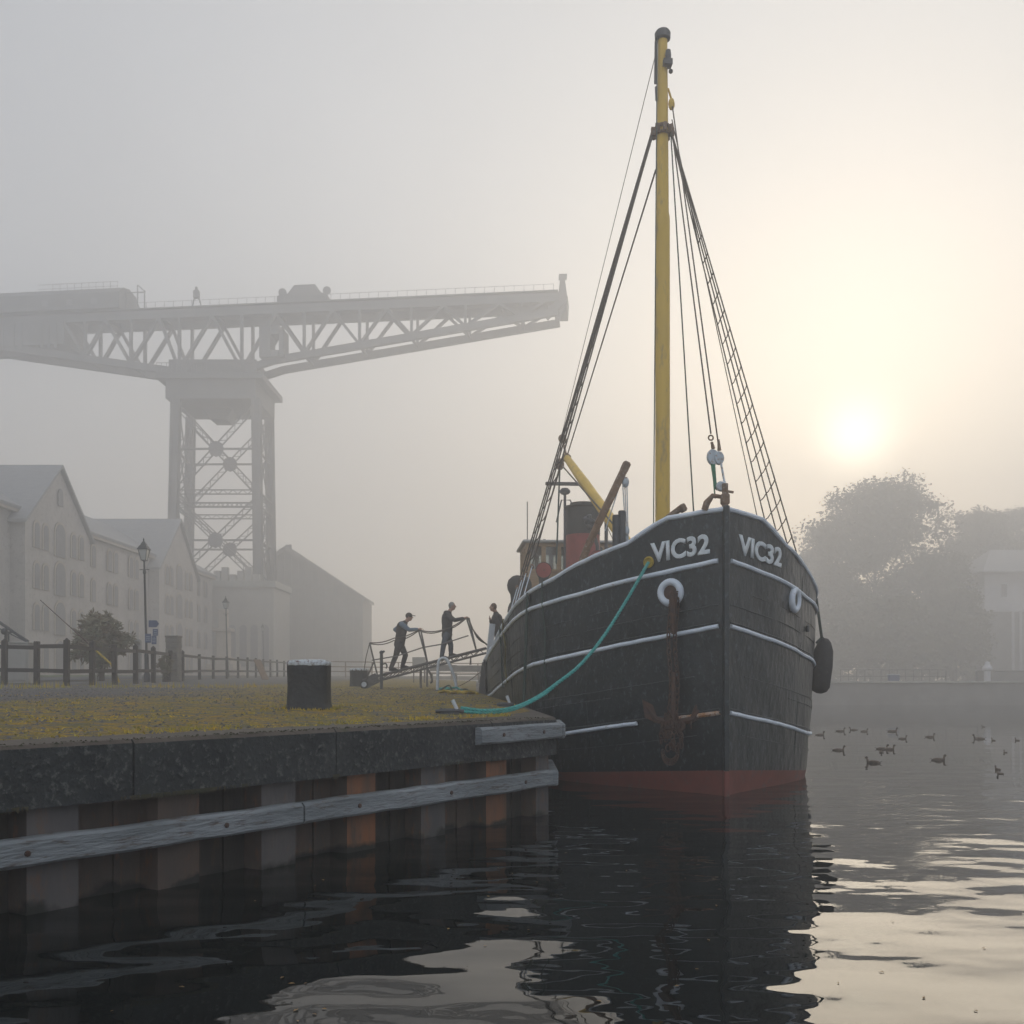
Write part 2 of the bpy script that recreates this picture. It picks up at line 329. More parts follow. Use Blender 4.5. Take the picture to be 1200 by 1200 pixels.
# ---------------------------------------------------------------- the quay and the ground
WA, WD = Vector((-3.47, 6.3)), Vector((.6077, .7941))       # front wall line: start, direction
WN = Vector((-WD.y, WD.x))                                   # towards the land
WL = (Vector((.54, 11.5)) - WA).length
EDGE = [WA - WD*13, Vector((.54,11.53)), Vector((.15,17.4)), Vector((-.5,23.4)), Vector((-.95,28.4)), Vector((-2.3,64))]
def edge_x(Y):
    return interp([(p.y, p.x) for p in EDGE], Y)
def seg_d(p, a, b):
    ab = b-a; t = max(0, min(1, (p-a).dot(ab)/ab.length_squared)); return (p-a-ab*t).length
def edge_d(x, y):
    return min(seg_d(Vector((x,y)), a, b) for a, b in zip(EDGE, EDGE[1:]))
def g(x, y):
    d = edge_d(x, min(y, 64)) if x < edge_x(min(y,64)) else 0
    if y > 64: d = max(d, y-64)
    k = 1 if x < 0 else max(0, 1-x/12)
    return 1.165 + k*.4*(1-math.exp(-d/12)) + (.009*max(0, min(y, 76)-12)*k) + (1-k)*.28*(1 if y > 63 else 0)
gmesh = bpy.data.meshes.new('ground'); gv = []; gf = []; ga = []
ys = [-4 + .45*i for i in range(80)] + [32+1.0*i for i in range(32)] + [63.99]
COLS = [0, .05, .3, .55, .8, 1.1, 1.5, 2, 2.6, 3.2, 4, 5, 6, 7, 8, 9, 10, 11, 12, 13, 14, 15, 16, 17, 18, 20, 23, 27, 33, 45, 70, 120, 260]
for y in ys:
    ex = edge_x(y) - .12
    for c in COLS:
        x = ex - c; gv.append((x, y, g(x, y))); ga.append(edge_d(x, y))
nc = len(COLS)
for i in range(len(ys)-1):
    for j in range(nc-1): gf.append((i*nc+j, i*nc+j+1, (i+1)*nc+j+1, (i+1)*nc+j))
base = len(gv)
ys2 = [64, 66, 69, 73, 80, 90, 105, 130, 180, 300, 900]; xs2 = [-260+13*i for i in range(41)]
for y in ys2:
    for x in xs2: gv.append((x, y, g(x, y))); ga.append(30)
n2 = len(xs2)
for i in range(len(ys2)-1):
    for j in range(n2-1): gf.append((base+i*n2+j, base+i*n2+j+1, base+(i+1)*n2+j+1, base+(i+1)*n2+j))
gmesh.from_pydata(gv, [], gf)
at_ = gmesh.attributes.new('edge_d', 'FLOAT', 'POINT'); at_.data.foreach_set('value', ga)
gmesh.polygons.foreach_set('use_smooth', [True]*len(gmesh.polygons))
ground = bpy.data.objects.new('ground', gmesh); col.objects.link(ground); tag(ground, kind='structure')
gmat = bpy.data.materials.new('quay_ground'); gmat.use_nodes = True
nt = gmat.node_tree; N = nt.nodes; L = nt.links; P = N['Principled BSDF']; P.inputs['Roughness'].default_value = .95; P.inputs['Specular IOR Level'].default_value = .2
tc = N.new('ShaderNodeTexCoord'); at2 = N.new('ShaderNodeAttribute'); at2.attribute_name = 'edge_d'
def noise(scale, detail=6, rough=.6, src=None):
    n = N.new('ShaderNodeTexNoise'); n.inputs['Scale'].default_value = scale; n.inputs['Detail'].default_value = detail; n.inputs['Roughness'].default_value = rough
    L.new((src or tc.outputs['Object']), n.inputs[0]); return n.outputs[0]
def math_(op, a, b=None, c=None):
    n = N.new('ShaderNodeMath'); n.operation = op
    for k, v in enumerate((a, b, c)):
        if v is None: continue
        if isinstance(v, (int, float)): n.inputs[k].default_value = v
        else: L.new(v, n.inputs[k])
    return n.outputs[0]
def ramp(src, stops):
    r = N.new('ShaderNodeValToRGB'); L.new(src, r.inputs[0]); e = r.color_ramp.elements
    while len(e) < len(stops): e.new(.5)
    for k, (p, c) in enumerate(stops): e[k].position = p; e[k].color = (*c, 1) if isinstance(c, tuple) else (c,c,c,1)
    return r.outputs[0]
def mixc(f, a, b):
    m = N.new('ShaderNodeMix'); m.data_type = 'RGBA'; L.new(f, m.inputs[0])
    for k, v in ((6, a), (7, b)):
        if isinstance(v, tuple): m.inputs[k].default_value = (*v, 1)
        else: L.new(v, m.inputs[k])
    return m.outputs[2]
dd = math_('ADD', at2.outputs['Fac'], math_('MULTIPLY', math_('SUBTRACT', noise(.55, 5), .5), 5.5))
dn = math_('DIVIDE', dd, 22.0)
moss_zone = ramp(dn, [(0, 1.0), (.25, 1.0), (.34, .05), (.62, .05), (.68, .7), (.80, .6), (.9, .2)])
moss_break = ramp(noise(5, 8, .75), [(.41, 0.0), (.57, 1.0)])
mossf = math_('MULTIPLY', moss_zone, math_('ADD', moss_break, 0.07))
mossf = math_('MINIMUM', mossf, 1.0)
gravel = ramp(noise(26, 4, .8), [(.3, (.06,.058,.06)), (.5, (.14,.135,.135)), (.72, (.26,.25,.245))])
mossc = ramp(noise(2.2, 6), [(.3, (.20,.21,.035)), (.5, (.52,.36,.035)), (.68, (.70,.40,.03))])
mossc2 = mixc(ramp(noise(35, 3), [(.35, 0.0), (.6, .8)]), mossc, (.07,.06,.02))
L.new(mixc(mossf, gravel, mossc2), P.inputs['Base Color'])
b = N.new('ShaderNodeBump'); b.inputs['Distance'].default_value = .035; L.new(noise(22, 6, .75), b.inputs['Height']); L.new(b.outputs[0], P.inputs['Normal'])
gmesh.materials.append(gmat)

# water
wm = bpy.data.materials.new('water'); wm.use_nodes = True
nt = wm.node_tree; N = nt.nodes; L = nt.links; P = N['Principled BSDF']
P.inputs['Base Color'].default_value = (.006,.008,.008,1); P.inputs['Roughness'].default_value = .015; P.inputs['IOR'].default_value = 1.33; P.inputs['Specular IOR Level'].default_value = .62
tc = N.new('ShaderNodeTexCoord')
def mapped(s):
    m = N.new('ShaderNodeMapping'); m.inputs['Scale'].default_value = s; L.new(tc.outputs['Object'], m.inputs[0]); return m.outputs[0]
h1 = noise(1.0, 1.2, .4, mapped((.7, 1.3, 1)))
h2 = noise(1.0, 1.5, .4, mapped((2.2, 3.6, 1)))
sy_ = N.new('ShaderNodeSeparateXYZ'); L.new(tc.outputs['Object'], sy_.inputs[0])
calm = N.new('ShaderNodeMapRange'); calm.inputs[1].default_value = 7; calm.inputs[2].default_value = 19; calm.inputs[3].default_value = 1.0; calm.inputs[4].default_value = .11; L.new(sy_.outputs[1], calm.inputs[0])
patch = ramp(noise(.09, 3, .5), [(.40, .25), (.62, 1.0)])
h = math_('MULTIPLY', math_('ADD', h1, math_('MULTIPLY', math_('MULTIPLY', h2, .32), patch)), calm.outputs[0])
b = N.new('ShaderNodeBump'); b.inputs['Distance'].default_value = .054; L.new(h, b.inputs['Height']); L.new(b.outputs[0], P.inputs['Normal'])
mb = MB(); mb.add([(-400,-60,0),(400,-60,0),(400,64.2,0),(-400,64.2,0)], [(0,1,2,3)])
tag(mb.build('water', wm, world=False), kind='structure')

# road and verge beyond the fence
def strip(name, m, x0, x1, y0, y1, dz):
    mb = MB(); n = 24; k = 5; vs = []
    for i in range(n+1):
        y = lerp(y0, y1, i/n)
        for j in range(k+1): x = lerp(x0, x1, j/k) - (y-20)*.07; vs.append((x, y, g(x,y)+dz))
    mb.add(vs, [(i*(k+1)+j, i*(k+1)+j+1, (i+1)*(k+1)+j+1, (i+1)*(k+1)+j) for i in range(n) for j in range(k)])
    return tag(mb.build(name, m, world=False, smooth=True), kind='structure')
strip('road', M['asphalt'], -14.2, -19.5, 10, 62, .03)
strip('lawn', M['lawn'], -19.5, -25.5, 10, 62, .045)

# quay wall
def wall_pt(s, off, z): p = WA + WD*s + WN*off; return Vector((p.x, p.y, z))
quay = thing('quay_wall', 'dark concrete topped quay wall of rusty sheet piling running beneath the grass', 'wall', (-3.47, 6.3, 0))
def offset_poly(inner_f, inner_s):
    o = EDGE; i0 = o[0] + WN*inner_f
    corner = Vector((o[1].x - inner_s, 0)); # meeting point of the two inner lines
    t = (corner.x - (WA + WN*inner_f).x)/WD.x; ci = WA + WN*inner_f + WD*t
    return [i0, ci] + [Vector((p.x-inner_s, p.y)) for p in o[2:]]
def slab(mb, outer, inner, z0, z1, bev=.03):
    n = len(outer); rows = []
    for k, (a, b) in enumerate(zip(outer, inner)):
        d = (b-a).normalized()*bev
        rows.append([(a.x,a.y,z0), (a.x,a.y,z1-bev), (a.x+d.x,a.y+d.y,z1), (b.x,b.y,z1), (b.x,b.y,z0)])
    vs = [p for r in rows for p in r]
    fs = [(i*5+j, i*5+(j+1)%5, (i+1)*5+(j+1)%5, (i+1)*5+j) for i in range(n-1) for j in range(5)] + [(0,1,2,3,4), tuple((n-1)*5+j for j in (4,3,2,1,0))]
    mb.add(vs, fs)
outer = EDGE; inner = offset_poly(.7, 1.5)
# the coping is cast in lengths along the front, one length per block
cuts = [-13, -10, -7.2, -4.4, -1.4, 1.03, 3.05, 5.35]
for k, (s0, s1) in enumerate(zip(cuts, cuts[1:]+[None])):
    mb = MB()
    if s1 is None:
        o = [WA+WD*s0, outer[1]] + outer[2:]; i_ = [WA+WD*s0+WN*.75, inner[1]] + inner[2:]
        slab(mb, o, i_, .73, 1.185)
    else:
        # worn front edge: several cross-sections with slight wander
        n = 8; o = []; i_ = []
        for q in range(n+1):
            s = lerp(s0+.009, s1-.009, q/n); o.append(WA+WD*s+WN*random.uniform(-.006,.006)); i_.append(WA+WD*s+WN*.75)
        slab(mb, o, i_, .74, 1.185+random.uniform(-.004,.004), random.uniform(.025,.04))
    mb.cur = 0
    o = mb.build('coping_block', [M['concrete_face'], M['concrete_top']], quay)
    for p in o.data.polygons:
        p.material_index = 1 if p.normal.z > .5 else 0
# backing under the coping
mb = MB()
oo = [p + (WN*.36 if k < 2 else Vector((-.16,0))) for k, p in enumerate(EDGE)]; oo[1] = Vector((.38, 11.53+.36))
ii = [p + (WN*.7 if k < 2 else Vector((-.5,0))) for k, p in enumerate(EDGE)]; ii[1] = Vector((.1, 12))
slab(mb, oo, ii, -1.2, .735, .01)
mb.build('backing_wall', M['pile_dark'], quay)
tones = {0:'pile_grey', 1:'pile_brown', 2:'pile_grey', 3:'pile_rust', 4:'pile_grey', 5:'pile_rust', 6:'pile_grey'}
for k in range(-12, 7):
    s = (.456,1.459,2.445,3.43,4.45,5.51,6.40)[k] if k >= 0 else .456+k
    if k == 6: s = 6.40
    hw = .185 if k < 6 else .13
    mb = MB(); pts = [(s-hw-.03, .27), (s-hw, .07), (s+hw, .07), (s+hw+.03, .27)]
    if k == 6: pts = [(s-hw-.03, .27), (s-hw, .07), (s+hw, .07), (s+hw, .34)]
    th = .018
    for (sa, oa), (sb, ob) in zip(pts, pts[1:]):
        a0, a1 = wall_pt(sa, oa, -1.2), wall_pt(sa, oa, .742); b0, b1 = wall_pt(sb, ob, -1.2), wall_pt(sb, ob, .742)
        mb.add([a0, b0, b1, a1], [(0,1,2,3)])
    o = mb.build('sheet_pile', [M[tones.get(k, 'pile_brown')], M['pile_brown']], quay)
    o.data.polygons[0].material_index = 1
    if k < 6:
        mb = MB(); s2 = s+hw+.03; s3 = ((.456,1.459,2.445,3.43,4.45,5.51,6.40)[k+1] if k >= -1 else s+1)-hw-.03
        if k == 5: s3 = 6.40-.13-.03
        mb.add([wall_pt(s2,.27,-1.2), wall_pt(s3,.27,-1.2), wall_pt(s3,.27,.742), wall_pt(s2,.27,.742)], [(0,1,2,3)])
        mid = (s2+s3)/2
        mb.box(wall_pt(mid+.08,.26,-.2), (.05,.03,1.9), Matrix.Rotation(math.atan2(WD.y, WD.x), 3, 'Z'))
        mb.build('sheet_pile', M['pile_dark' if k % 2 else 'pile_brown'], quay)
# whaling timbers
rzw = Matrix.Rotation(math.atan2(WD.y, WD.x), 3, 'Z')
def timber(s0, s1, z0, z1, off=-.05, th=.12):
    L_ = s1-s0; mb = MB(); n = max(4, int(L_/.25)); vs = []
    for i in range(n+1):
        s = lerp(s0, s1, i/n); w0 = random.uniform(-.006,.006); w1 = random.uniform(-.006,.006); e = .02
        if i in (0, n): e = .03
        vs += [wall_pt(s, off+th, z0+w0), wall_pt(s, off+e, z0+w0), wall_pt(s, off, z0+e+w0), wall_pt(s, off, z1-e+w1), wall_pt(s, off+e, z1+w1), wall_pt(s, off+th, z1+w1)]
    fs = [(i*6+j, i*6+(j+1)%6, (i+1)*6+(j+1)%6, (i+1)*6+j) for i in range(n) for j in range(6)] + [tuple(range(6)), tuple(reversed(range(n*6, n*6+6)))]
    mb.add(vs, fs); t = mb.build('rubbing_timber', M['grey_timber'], quay)
    k = max(2, int(L_/1.1))
    for i in range(k):
        s = s0 + (i+.5)*L_/k; mb = MB(); mb.lathe([(.022,0),(.022,.02),(.012,.024)], wall_pt(s, off+.012, (z0+z1)/2), 8, rzw @ Matrix.Rotation(R(90), 3, 'X'))
        mb.build('bolt', M['dark_rust'], t)
timber(-13, -6.0, .355, .545); timber(-5.98, -.6, .355, .545); timber(-.58, 2.62, .355, .545); timber(2.64, 6.56, .36, .55)
timber(5.05, 6.58, .93, 1.12, off=-.10, th=.10)
mb = MB(); mb.bbox((.5,12.2,.455), (.12,1.6,.19), .02); mb.build('rubbing_timber', M['grey_timber'], quay)
mb = MB(); mb.bbox((.6,12.0,1.02), (.10,1.0,.19), .02); mb.build('rubbing_timber', M['grey_timber'], quay)

# far bank wall across the basin
far = MB(); far.bbox((88, 64.35, .3), (181, .7, 2.34), .03)
fw = thing('basin_wall', 'long low stone wall of the far bank across the misty water', 'wall', (88,64.35,-.9))
far.build('stone_face', M['far_stone'], fw)
k_ = MB(); k_.bbox((88, 64.3, 1.55), (181, .9, .14), .03); k_.build('coping', M['pale_roof'], fw)

# grass tufts and loose gravel on the quay
def inside(x, y): return x < edge_x(y) - .5
from mathutils import noise as mnoise
gb = MB()
for i in range(42000):
    d = abs(random.gauss(0, 4.6)) + .55 if random.random() < .8 else random.uniform(13.5, 18)
    s = random.uniform(-4, 26)
    p = WA + WD*s + WN*d; x, y = p.x, p.y
    if not inside(x, y) or y > 34 or edge_d(x, y) < .5: continue
    if mnoise.noise(Vector((x*.9,y*.9,0)))+.35*mnoise.noise(Vector((x*4,y*4,3))) < -.05: continue
    z = g(x, y); h = random.uniform(.005,.02)*(1+.6*math.sin(x*1.7)*math.sin(y*1.1)); r = random.uniform(.006,.016); a = random.uniform(0, 6.28)
    dx, dy = math.cos(a)*r, math.sin(a)*r; lx, ly = random.gauss(0,.02), random.gauss(0,.02)
    gb.add([(x-dx,y-dy,z-.005),(x+dx,y+dy,z-.005),(x+lx,y+ly,z+h)], [(0,1,2)])
# taller tufts at the coping edge, round the bollard and along the fence
for i in range(3800):
    s = random.uniform(-4, 14); d = random.choice([random.gauss(.78,.10), random.gauss(14.6,.6)])
    if i % 14 == 0: a = random.uniform(0,6.28); x, y = -2.65+.34*math.cos(a), 12.4+.33*math.sin(a)
    else: p = WA + WD*s + WN*d; x, y = p.x, p.y
    if not inside(x, y) or mnoise.noise(Vector((x*1.3,y*1.3,7))) < .02 and i % 14: continue
    z = max(g(x, y), 1.185 if edge_d(x,y) < .72 else 0); h = random.uniform(.012,.045) if i % 14 == 0 else random.uniform(.02,.05) if d < 5 else random.uniform(.05,.2); r = .006; a = random.uniform(0,6.28); l_ = random.gauss(0,.02)
    gb.add([(x-r,y,z-.01),(x+r,y+r,z-.01),(x+l_,y+random.gauss(0,.02),z+h)], [(0,1,2)])
gb2 = gb; tag(gb2.build('grass', M['moss_blade'], world=False), kind='stuff')
sb = MB()
for i in range(12000):
    s = random.uniform(-5, 30); d = random.choice([random.uniform(.4, 9), random.uniform(7, 15)])
    p = WA + WD*s + WN*d; x, y = p.x, p.y
    if not inside(x, y) or y > 36: continue
    z = g(x, y); r = random.uniform(.008,.028)
    q = [Vector((x+random.gauss(0,.4)*r, y+random.gauss(0,.4)*r, z+r*.8)), Vector((x-r,y-r*.6,z-.004)), Vector((x+r,y-r*.8,z-.004)), Vector((x+r*.7,y+r,z-.004)), Vector((x-r*.8,y+r*.8,z-.004))]
    sb.add(q, [(0,1,2),(0,2,3),(0,3,4),(0,4,1)])
tag(sb.build('gravel', M['gravel_stone'], world=False), kind='stuff')

# moss and weed hanging from the coping, and leaves on the water
mb = MB(); random.seed(21)
for c_, n_, w_ in ((1.35,420,.35),(1.62,160,.12),(-.6,50,.2),(.15,40,.1),(3.05,50,.05),(4.7,40,.3),(2.0,40,.2),(5.4,30,.06)):
    for i in range(n_):
        s = random.gauss(c_, w_*.5); z = .745; p = wall_pt(s, random.uniform(-.012,.03), z); q = random.uniform(.004,.014); L_ = random.uniform(.004,.03)
        mb.add([p+Vector((-q*.6,-q*.8,.02)), p+Vector((q*.6,q*.8,.02)), p+Vector((random.gauss(0,.01),-.012,-L_))], [(0,1,2)])
for i in range(700):
    s = random.uniform(-4, 6.4); p = wall_pt(s, random.uniform(-.004,.14)**1.0, 1.185); q = random.uniform(.006,.02)
    mb.add([p+Vector((-q,-q*.4,-.004)), p+Vector((q,-q*.3,-.004)), p+Vector((random.gauss(0,.008),random.gauss(0,.008),q*.7))], [(0,1,2)])
tag(mb.build('moss', mat('hanging_moss', (.035,.038,.02), (.06,.05,.025), .95, 4), world=False), kind='stuff')
mb = MB()
for i in range(95):
    Y = random.choice([random.uniform(3.6,9), random.uniform(9,20)]); px = random.uniform(40,1190) if Y < 9 else random.uniform(700,1190); x = (px-600)/F*Y
    if (Vector((x,Y))-WA).dot(WN) > -.15 and x < edge_x(Y)+.2: continue
    a = random.uniform(0,6.28); L_ = random.uniform(.010,.022); u = Vector((math.cos(a),math.sin(a),0))*L_; v = Vector((-u.y,u.x,0))*.45
    c_ = Vector((x,Y,.004)); mb.add([c_-u, c_+v+Vector((0,0,.003)), c_+u, c_-v+Vector((0,0,.002))], [(0,1,2,3)])
tag(mb.build('floating_leaves', mat('dead_leaf', (.30,.19,.06), (.18,.10,.04), .8, 9), world=False), kind='stuff')
# ---------------------------------------------------------------- the steam coaster
SH = math.atan(.079); SX, SY = 3.02, 13.4
SR = Matrix.Rotation(SH, 3, 'Z')
def s2w(p): v = SR @ Vector(p); return v + Vector((SX, SY, 0))
def w2s(p): return SR.transposed() @ (Vector(p) - Vector((SX, SY, 0)))
def sat(px, py, t):                          # ship-space point seen at a photo pixel, t metres behind the stem
    Y = SY + t
    for _ in range(6):
        q = w2s(at(px, py, Y)); Y += t - q.y
    return w2s(at(px, py, Y))
hbR = smooth_tab([(0,.02),(.25,.38),(.54,.75),(.87,1.16),(1.3,1.53),(1.81,1.88),(2.18,2.15),(3,2.54),(4,2.70),(6,2.80),(8,2.82),(12,2.80),(15,2.68),(17,2.35),(18.5,1.75),(19.5,1.0),(20.1,.03)])
hbW = smooth_tab([(0,.015),(.25,.21),(.54,.49),(.87,.80),(1.3,1.24),(1.81,1.70),(2.18,1.99),(3,2.32),(4,2.46),(6,2.6),(8,2.66),(12,2.66),(15,2.5),(17,1.7),(18.5,.8),(19.5,.2),(20.1,.02)])
zR_tab = [(0,4.06),(.54,4.0),(.9,3.70),(1.81,3.46),(2.18,3.30),(3,3.10),(4,2.93),(5.75,2.66),(8,2.40),(10,2.2),(14,2.05),(18,2.15),(20.1,2.35)]
def zR(t): return interp(zR_tab, t)
drop = smooth_tab([(0,0),(1,.22),(2.2,.42),(3.6,.60),(6,.86),(10,1.13),(14,1.25),(20.1,1.1)])
def hb(t, z):
    v = max(-.3, min(1, z/zR(t))); a, b = hbW(t), hbR(t)
    if v >= 0: return a + (b-a)*v**.62
    return a*(1 + v*.5)
def hull(t, z, side, off=0.0):
    e = .03
    p = Vector((side*hb(t,z), t, z))
    if off:
        dt = Vector((side*(hb(t+e,z)-hb(max(0,t-e),z)), (t+e)-max(0,t-e), 0)); dz = Vector((side*(hb(t,z+e)-hb(t,z-e)), 0, 2*e))
        n = dt.cross(dz).normalized()
        if n.x*side < 0: n = -n
        p += n*off
    return p
def on_hull(px, py, side, tmax=4.0):         # (t, z) of the hull point seen at a pixel
    best = None
    for i in range(1, 400):
        t = tmax*i/400; z = HC + (HY-py)/F*(SY+t)
        for _ in range(4):
            wv = s2w(hull(t, z, side)); z = HC + (HY-py)/F*wv.y
        wv = s2w(hull(t, z, side)); e = abs(600+F*wv.x/wv.y - px)
        if best is None or e < best[0]: best = (e, t, z)
    return best[1], best[2]
ship = thing('steam_coaster', 'black hulled coastal steamer with white rubbing strakes, tall yellow mast and red funnel', 'ship', (SX,SY,0), SH)
TS = [0,.05,.12,.2,.3,.4,.47,.54,.62,.7,.8,.9,1.0,1.15,1.3,1.5,1.7,1.81,2.0,2.18,2.4,2.7,3.0,3.4,3.8,4.3,5,5.75,6.5,7.2,8,9,10,11,12,13,14,15,16,16.8,17.5,18.1,18.7,19.2,19.6,19.9,20.1]
def bt(t): return interp([(0,.36),(2.2,.14),(5,.08),(20.1,.12)], t)
mb = MB(); rows = [-1.1,-.6,0] + [None] + [k/24 for k in range(1,25)]
for side in (1,-1):
    b0 = len(mb.v)
    for t in TS:
        for k, r in enumerate(rows):
            z = r if k < 3 else (bt(t) if r is None else bt(t) + (zR(t)-bt(t))*r)
            dent = 0
            if .05 < t and k > 4: dent = .013*math.sin(t*7+z*2)*math.sin(z*3.7+t)+.006*math.sin(t*19)*math.sin(z*8) 
            mb.v.append(tuple(hull(t, z, side, dent) if t > .05 else hull(t,z,side)))
    nr = len(rows)
    for i in range(len(TS)-1):
        for j in range(nr-1):
            q = (b0+i*nr+j, b0+i*nr+j+1, b0+(i+1)*nr+j+1, b0+(i+1)*nr+j); mb.f.append(q if side > 0 else q[::-1]); mb.m.append(1 if j < 3 else 0)
# inner skin of the bulwark and the deck edge
def deck_z(t): return zR(t) - .85 if t > 2.2 else lerp(3.2, zR(2.2)-.85, t/2.2)
for side in (1,-1):
    b0 = len(mb.v)
    for t in TS[1:-1]:
        for z in (zR(t), deck_z(t)):
            p = hull(t, z, side); p.x = side*max(.005, abs(p.x)-.05); mb.v.append(tuple(p))
    for i in range(len(TS)-3): mb.f.append((b0+i*2, b0+i*2+1, b0+i*2+3, b0+i*2+2)); mb.m.append(0)
mb.build('hull', [M['black_hull'], M['red_boot']], ship, smooth=True, world=False)
mb = MB(); vs = []
for t in TS[1:-1]:
    w_ = max(.01, hb(t, deck_z(t))-.045); vs += [(-w_, t, deck_z(t)), (0, t, deck_z(t)+.06), (w_, t, deck_z(t))]
mb.add(vs, [(i*3+j, i*3+j+1, i*3+j+4, i*3+j+3) for i in range(len(TS)-3) for j in (0,1)])
mb.build('deck', M['timber_deck'], ship, world=False)
def run(t0, t1, zf, side, r, off, sq=1.0, n=70, joint=0):
    pts = []
    for i in range(n+1):
        t = lerp(t0, t1, (i/n)**1.5); pts.append(hull(t, zf(t), side, off) + Vector((0,0,random.uniform(-.004,.004))))
    return pts
def strake(name, m, t0, t1, zf, side, r=.03, off=.012, par=None):
    mb = MB(); mb.tube(run(t0, t1, zf, side, r, off), r, 8); return mb.build(name, m, par or ship, smooth=True, world=False)
for side in (-1, 1):
    strake('rail_cap', M['strake'], .0, 20.0, lambda t: zR(t)+.0, side, .037, .0)
    strake('rubbing_strake', M['strake'], .05, 19.9, lambda t: 3.34-drop(t)*.98, side, .036)
    strake('rubbing_strake', M['strake'], .05, 19.9, lambda t: 2.41-drop(t), side, .034)
    z3 = lambda t: 1.18 - interp([(0,0),(1,.20),(2.2,.43),(4,.5),(20,.5)], t)
    if side < 0:
        strake('rubbing_strake', M['rust_strake'], .05, .52, z3, side, .032)
        strake('rubbing_strake', M['strake'], .97, 19.5, z3, side, .032)
    else: strake('rubbing_strake', M['strake'], .05, 19.5, z3, side, .032)
    # raised plate edges and weld seams, black on black
    for z0, t0, t1, rr in ((2.72, .05, 12, .008), (2.47, .05, 16, .010), (1.62, 1.3, 5, .008), (1.75, .3, 3.5, .007), (1.24, .05, 14, .012), (.9, .3, 6, .006), (2.95,.4,9,.006)):
        strake('plate_seam', M['scraped' if z0 in (2.72,1.75,1.24,.9) else 'black_hull'], t0, t1, lambda t, z0=z0: z0-drop(t)*.95, side, rr, .004)
    for t in (1.7, 4.6, 8.2):
        mb = MB(); mb.tube([hull(t, lerp(.3, zR(t)-.05, k/10), side, -.004) for k in range(11)], .008, 5); mb.build('plate_seam', M['black_hull'], ship, world=False)
mb = MB(); mb.bar((0,-.03,.355), (0,-.03,4.10), .085, .10, (0,1,0), .015); mb.build('stem_bar', M['black_hull'], ship, world=False)
mb = MB(); mb.bar((0,-.03,-1.0), (0,-.03,.353), .08, .10, (0,1,0), .015); mb.build('stem_foot', M['red_boot'], ship, world=False)
# lettering welded on both bows
def lettering(txt, side, bl, br, tl):
    cu = bpy.data.curves.new('t', 'FONT'); cu.body = txt; cu.size = 1; cu.offset = .034; cu.resolution_u = 4; cu.space_character = 1.02
    to = bpy.data.objects.new('t', cu); col.objects.link(to); bpy.context.view_layer.update()
    me = bpy.data.meshes.new_from_object(to.evaluated_get(bpy.context.evaluated_depsgraph_get()))
    bpy.data.objects.remove(to)
    bm = bmesh.new(); bm.from_mesh(me)
    xs = [v.co.x for v in bm.verts]; ys_ = [v.co.y for v in bm.verts]; x0, x1, y0, y1 = min(xs), max(xs), min(ys_), max(ys_)
    # cut along a grid so that the letters can follow the plating
    for k in range(1, 24):
        bmesh.ops.bisect_plane(bm, geom=bm.verts[:]+bm.edges[:]+bm.faces[:], plane_co=(lerp(x0,x1,k/24),0,0), plane_no=(1,0,0))
    (ta, za), (tb, zb), (tc_, zc) = on_hull(*bl, side), on_hull(*br, side), on_hull(*tl, side)
    hgt = zc - za
    res = bmesh.ops.extrude_face_region(bm, geom=bm.faces[:])
    top = set(v for v in res['geom'] if isinstance(v, bmesh.types.BMVert))
    for v in bm.verts:
        u = (v.co.x-x0)/(x1-x0); h_ = (v.co.y-y0)/(y1-y0)
        # equal steps across the picture of the plating: space by arc length
        t = lerp(ta, tb, u); z = lerp(za, zb, u) + h_*hgt
        v.co = hull(t, z, side, .016 if v in top else -.002)
    out = bpy.data.meshes.new('name_lettering'); bm.to_mesh(out); bm.free(); out.materials.append(M['white_letter'])
    o = bpy.data.objects.new('name_lettering', out); col.objects.link(o); o.parent = ship
lettering('VIC32', -1, (764,660), (832.5,649), (760.5,637))
lettering('VIC32', 1, (864.5,649.5), (914.5,665.5), (864,625.5))
# hawse pipes
for px, py, side in ((786,694.5,-1), (930,703,1)):
    t, z = on_hull(px, py, side); p = hull(t, z, side, .02); n = (hull(t,z,side,.1)-hull(t,z,side)).normalized()
    rm = n.to_track_quat('Z','Y').to_matrix()
    mb = MB(); mb.torus(p, .155, .055, 28, 10, rm); o = mb.build('hawse_ring', M['strake'], ship, smooth=True, world=False)
    mb = MB(); mb.lathe([(.12,-.05),(.12,.012),(.0,.014)], p, 20, rm); mb.build('pipe_mouth', M['dark_rust' if side < 0 else 'dark_metal'], o, world=False)
    if side < 0: HAWSE = (t, z, p.copy())
t, z = on_hull(761, 659, -1); FAIR = hull(t, z, -1, .03)
mb = MB(); rm = (hull(t,z,-1,.1)-hull(t,z,-1)).normalized().to_track_quat('Z','Y').to_matrix(); mb.torus(FAIR, .065, .022, 16, 8, rm); mb.lathe([(.05,-.03),(.05,.0),(0,.002)], FAIR, 12, rm)
mb.build('fairlead', M['yellow_rope'], ship, smooth=True, world=False)
# bulkhead lids, scuppers
for px, py in ((1000,0),): pass
t, z = on_hull(945, 737, 1); mb = MB(); mb.box(hull(t,z,1,.01), (.03,.12,.1)); mb.build('scupper', M['dark_metal'], ship, world=False)

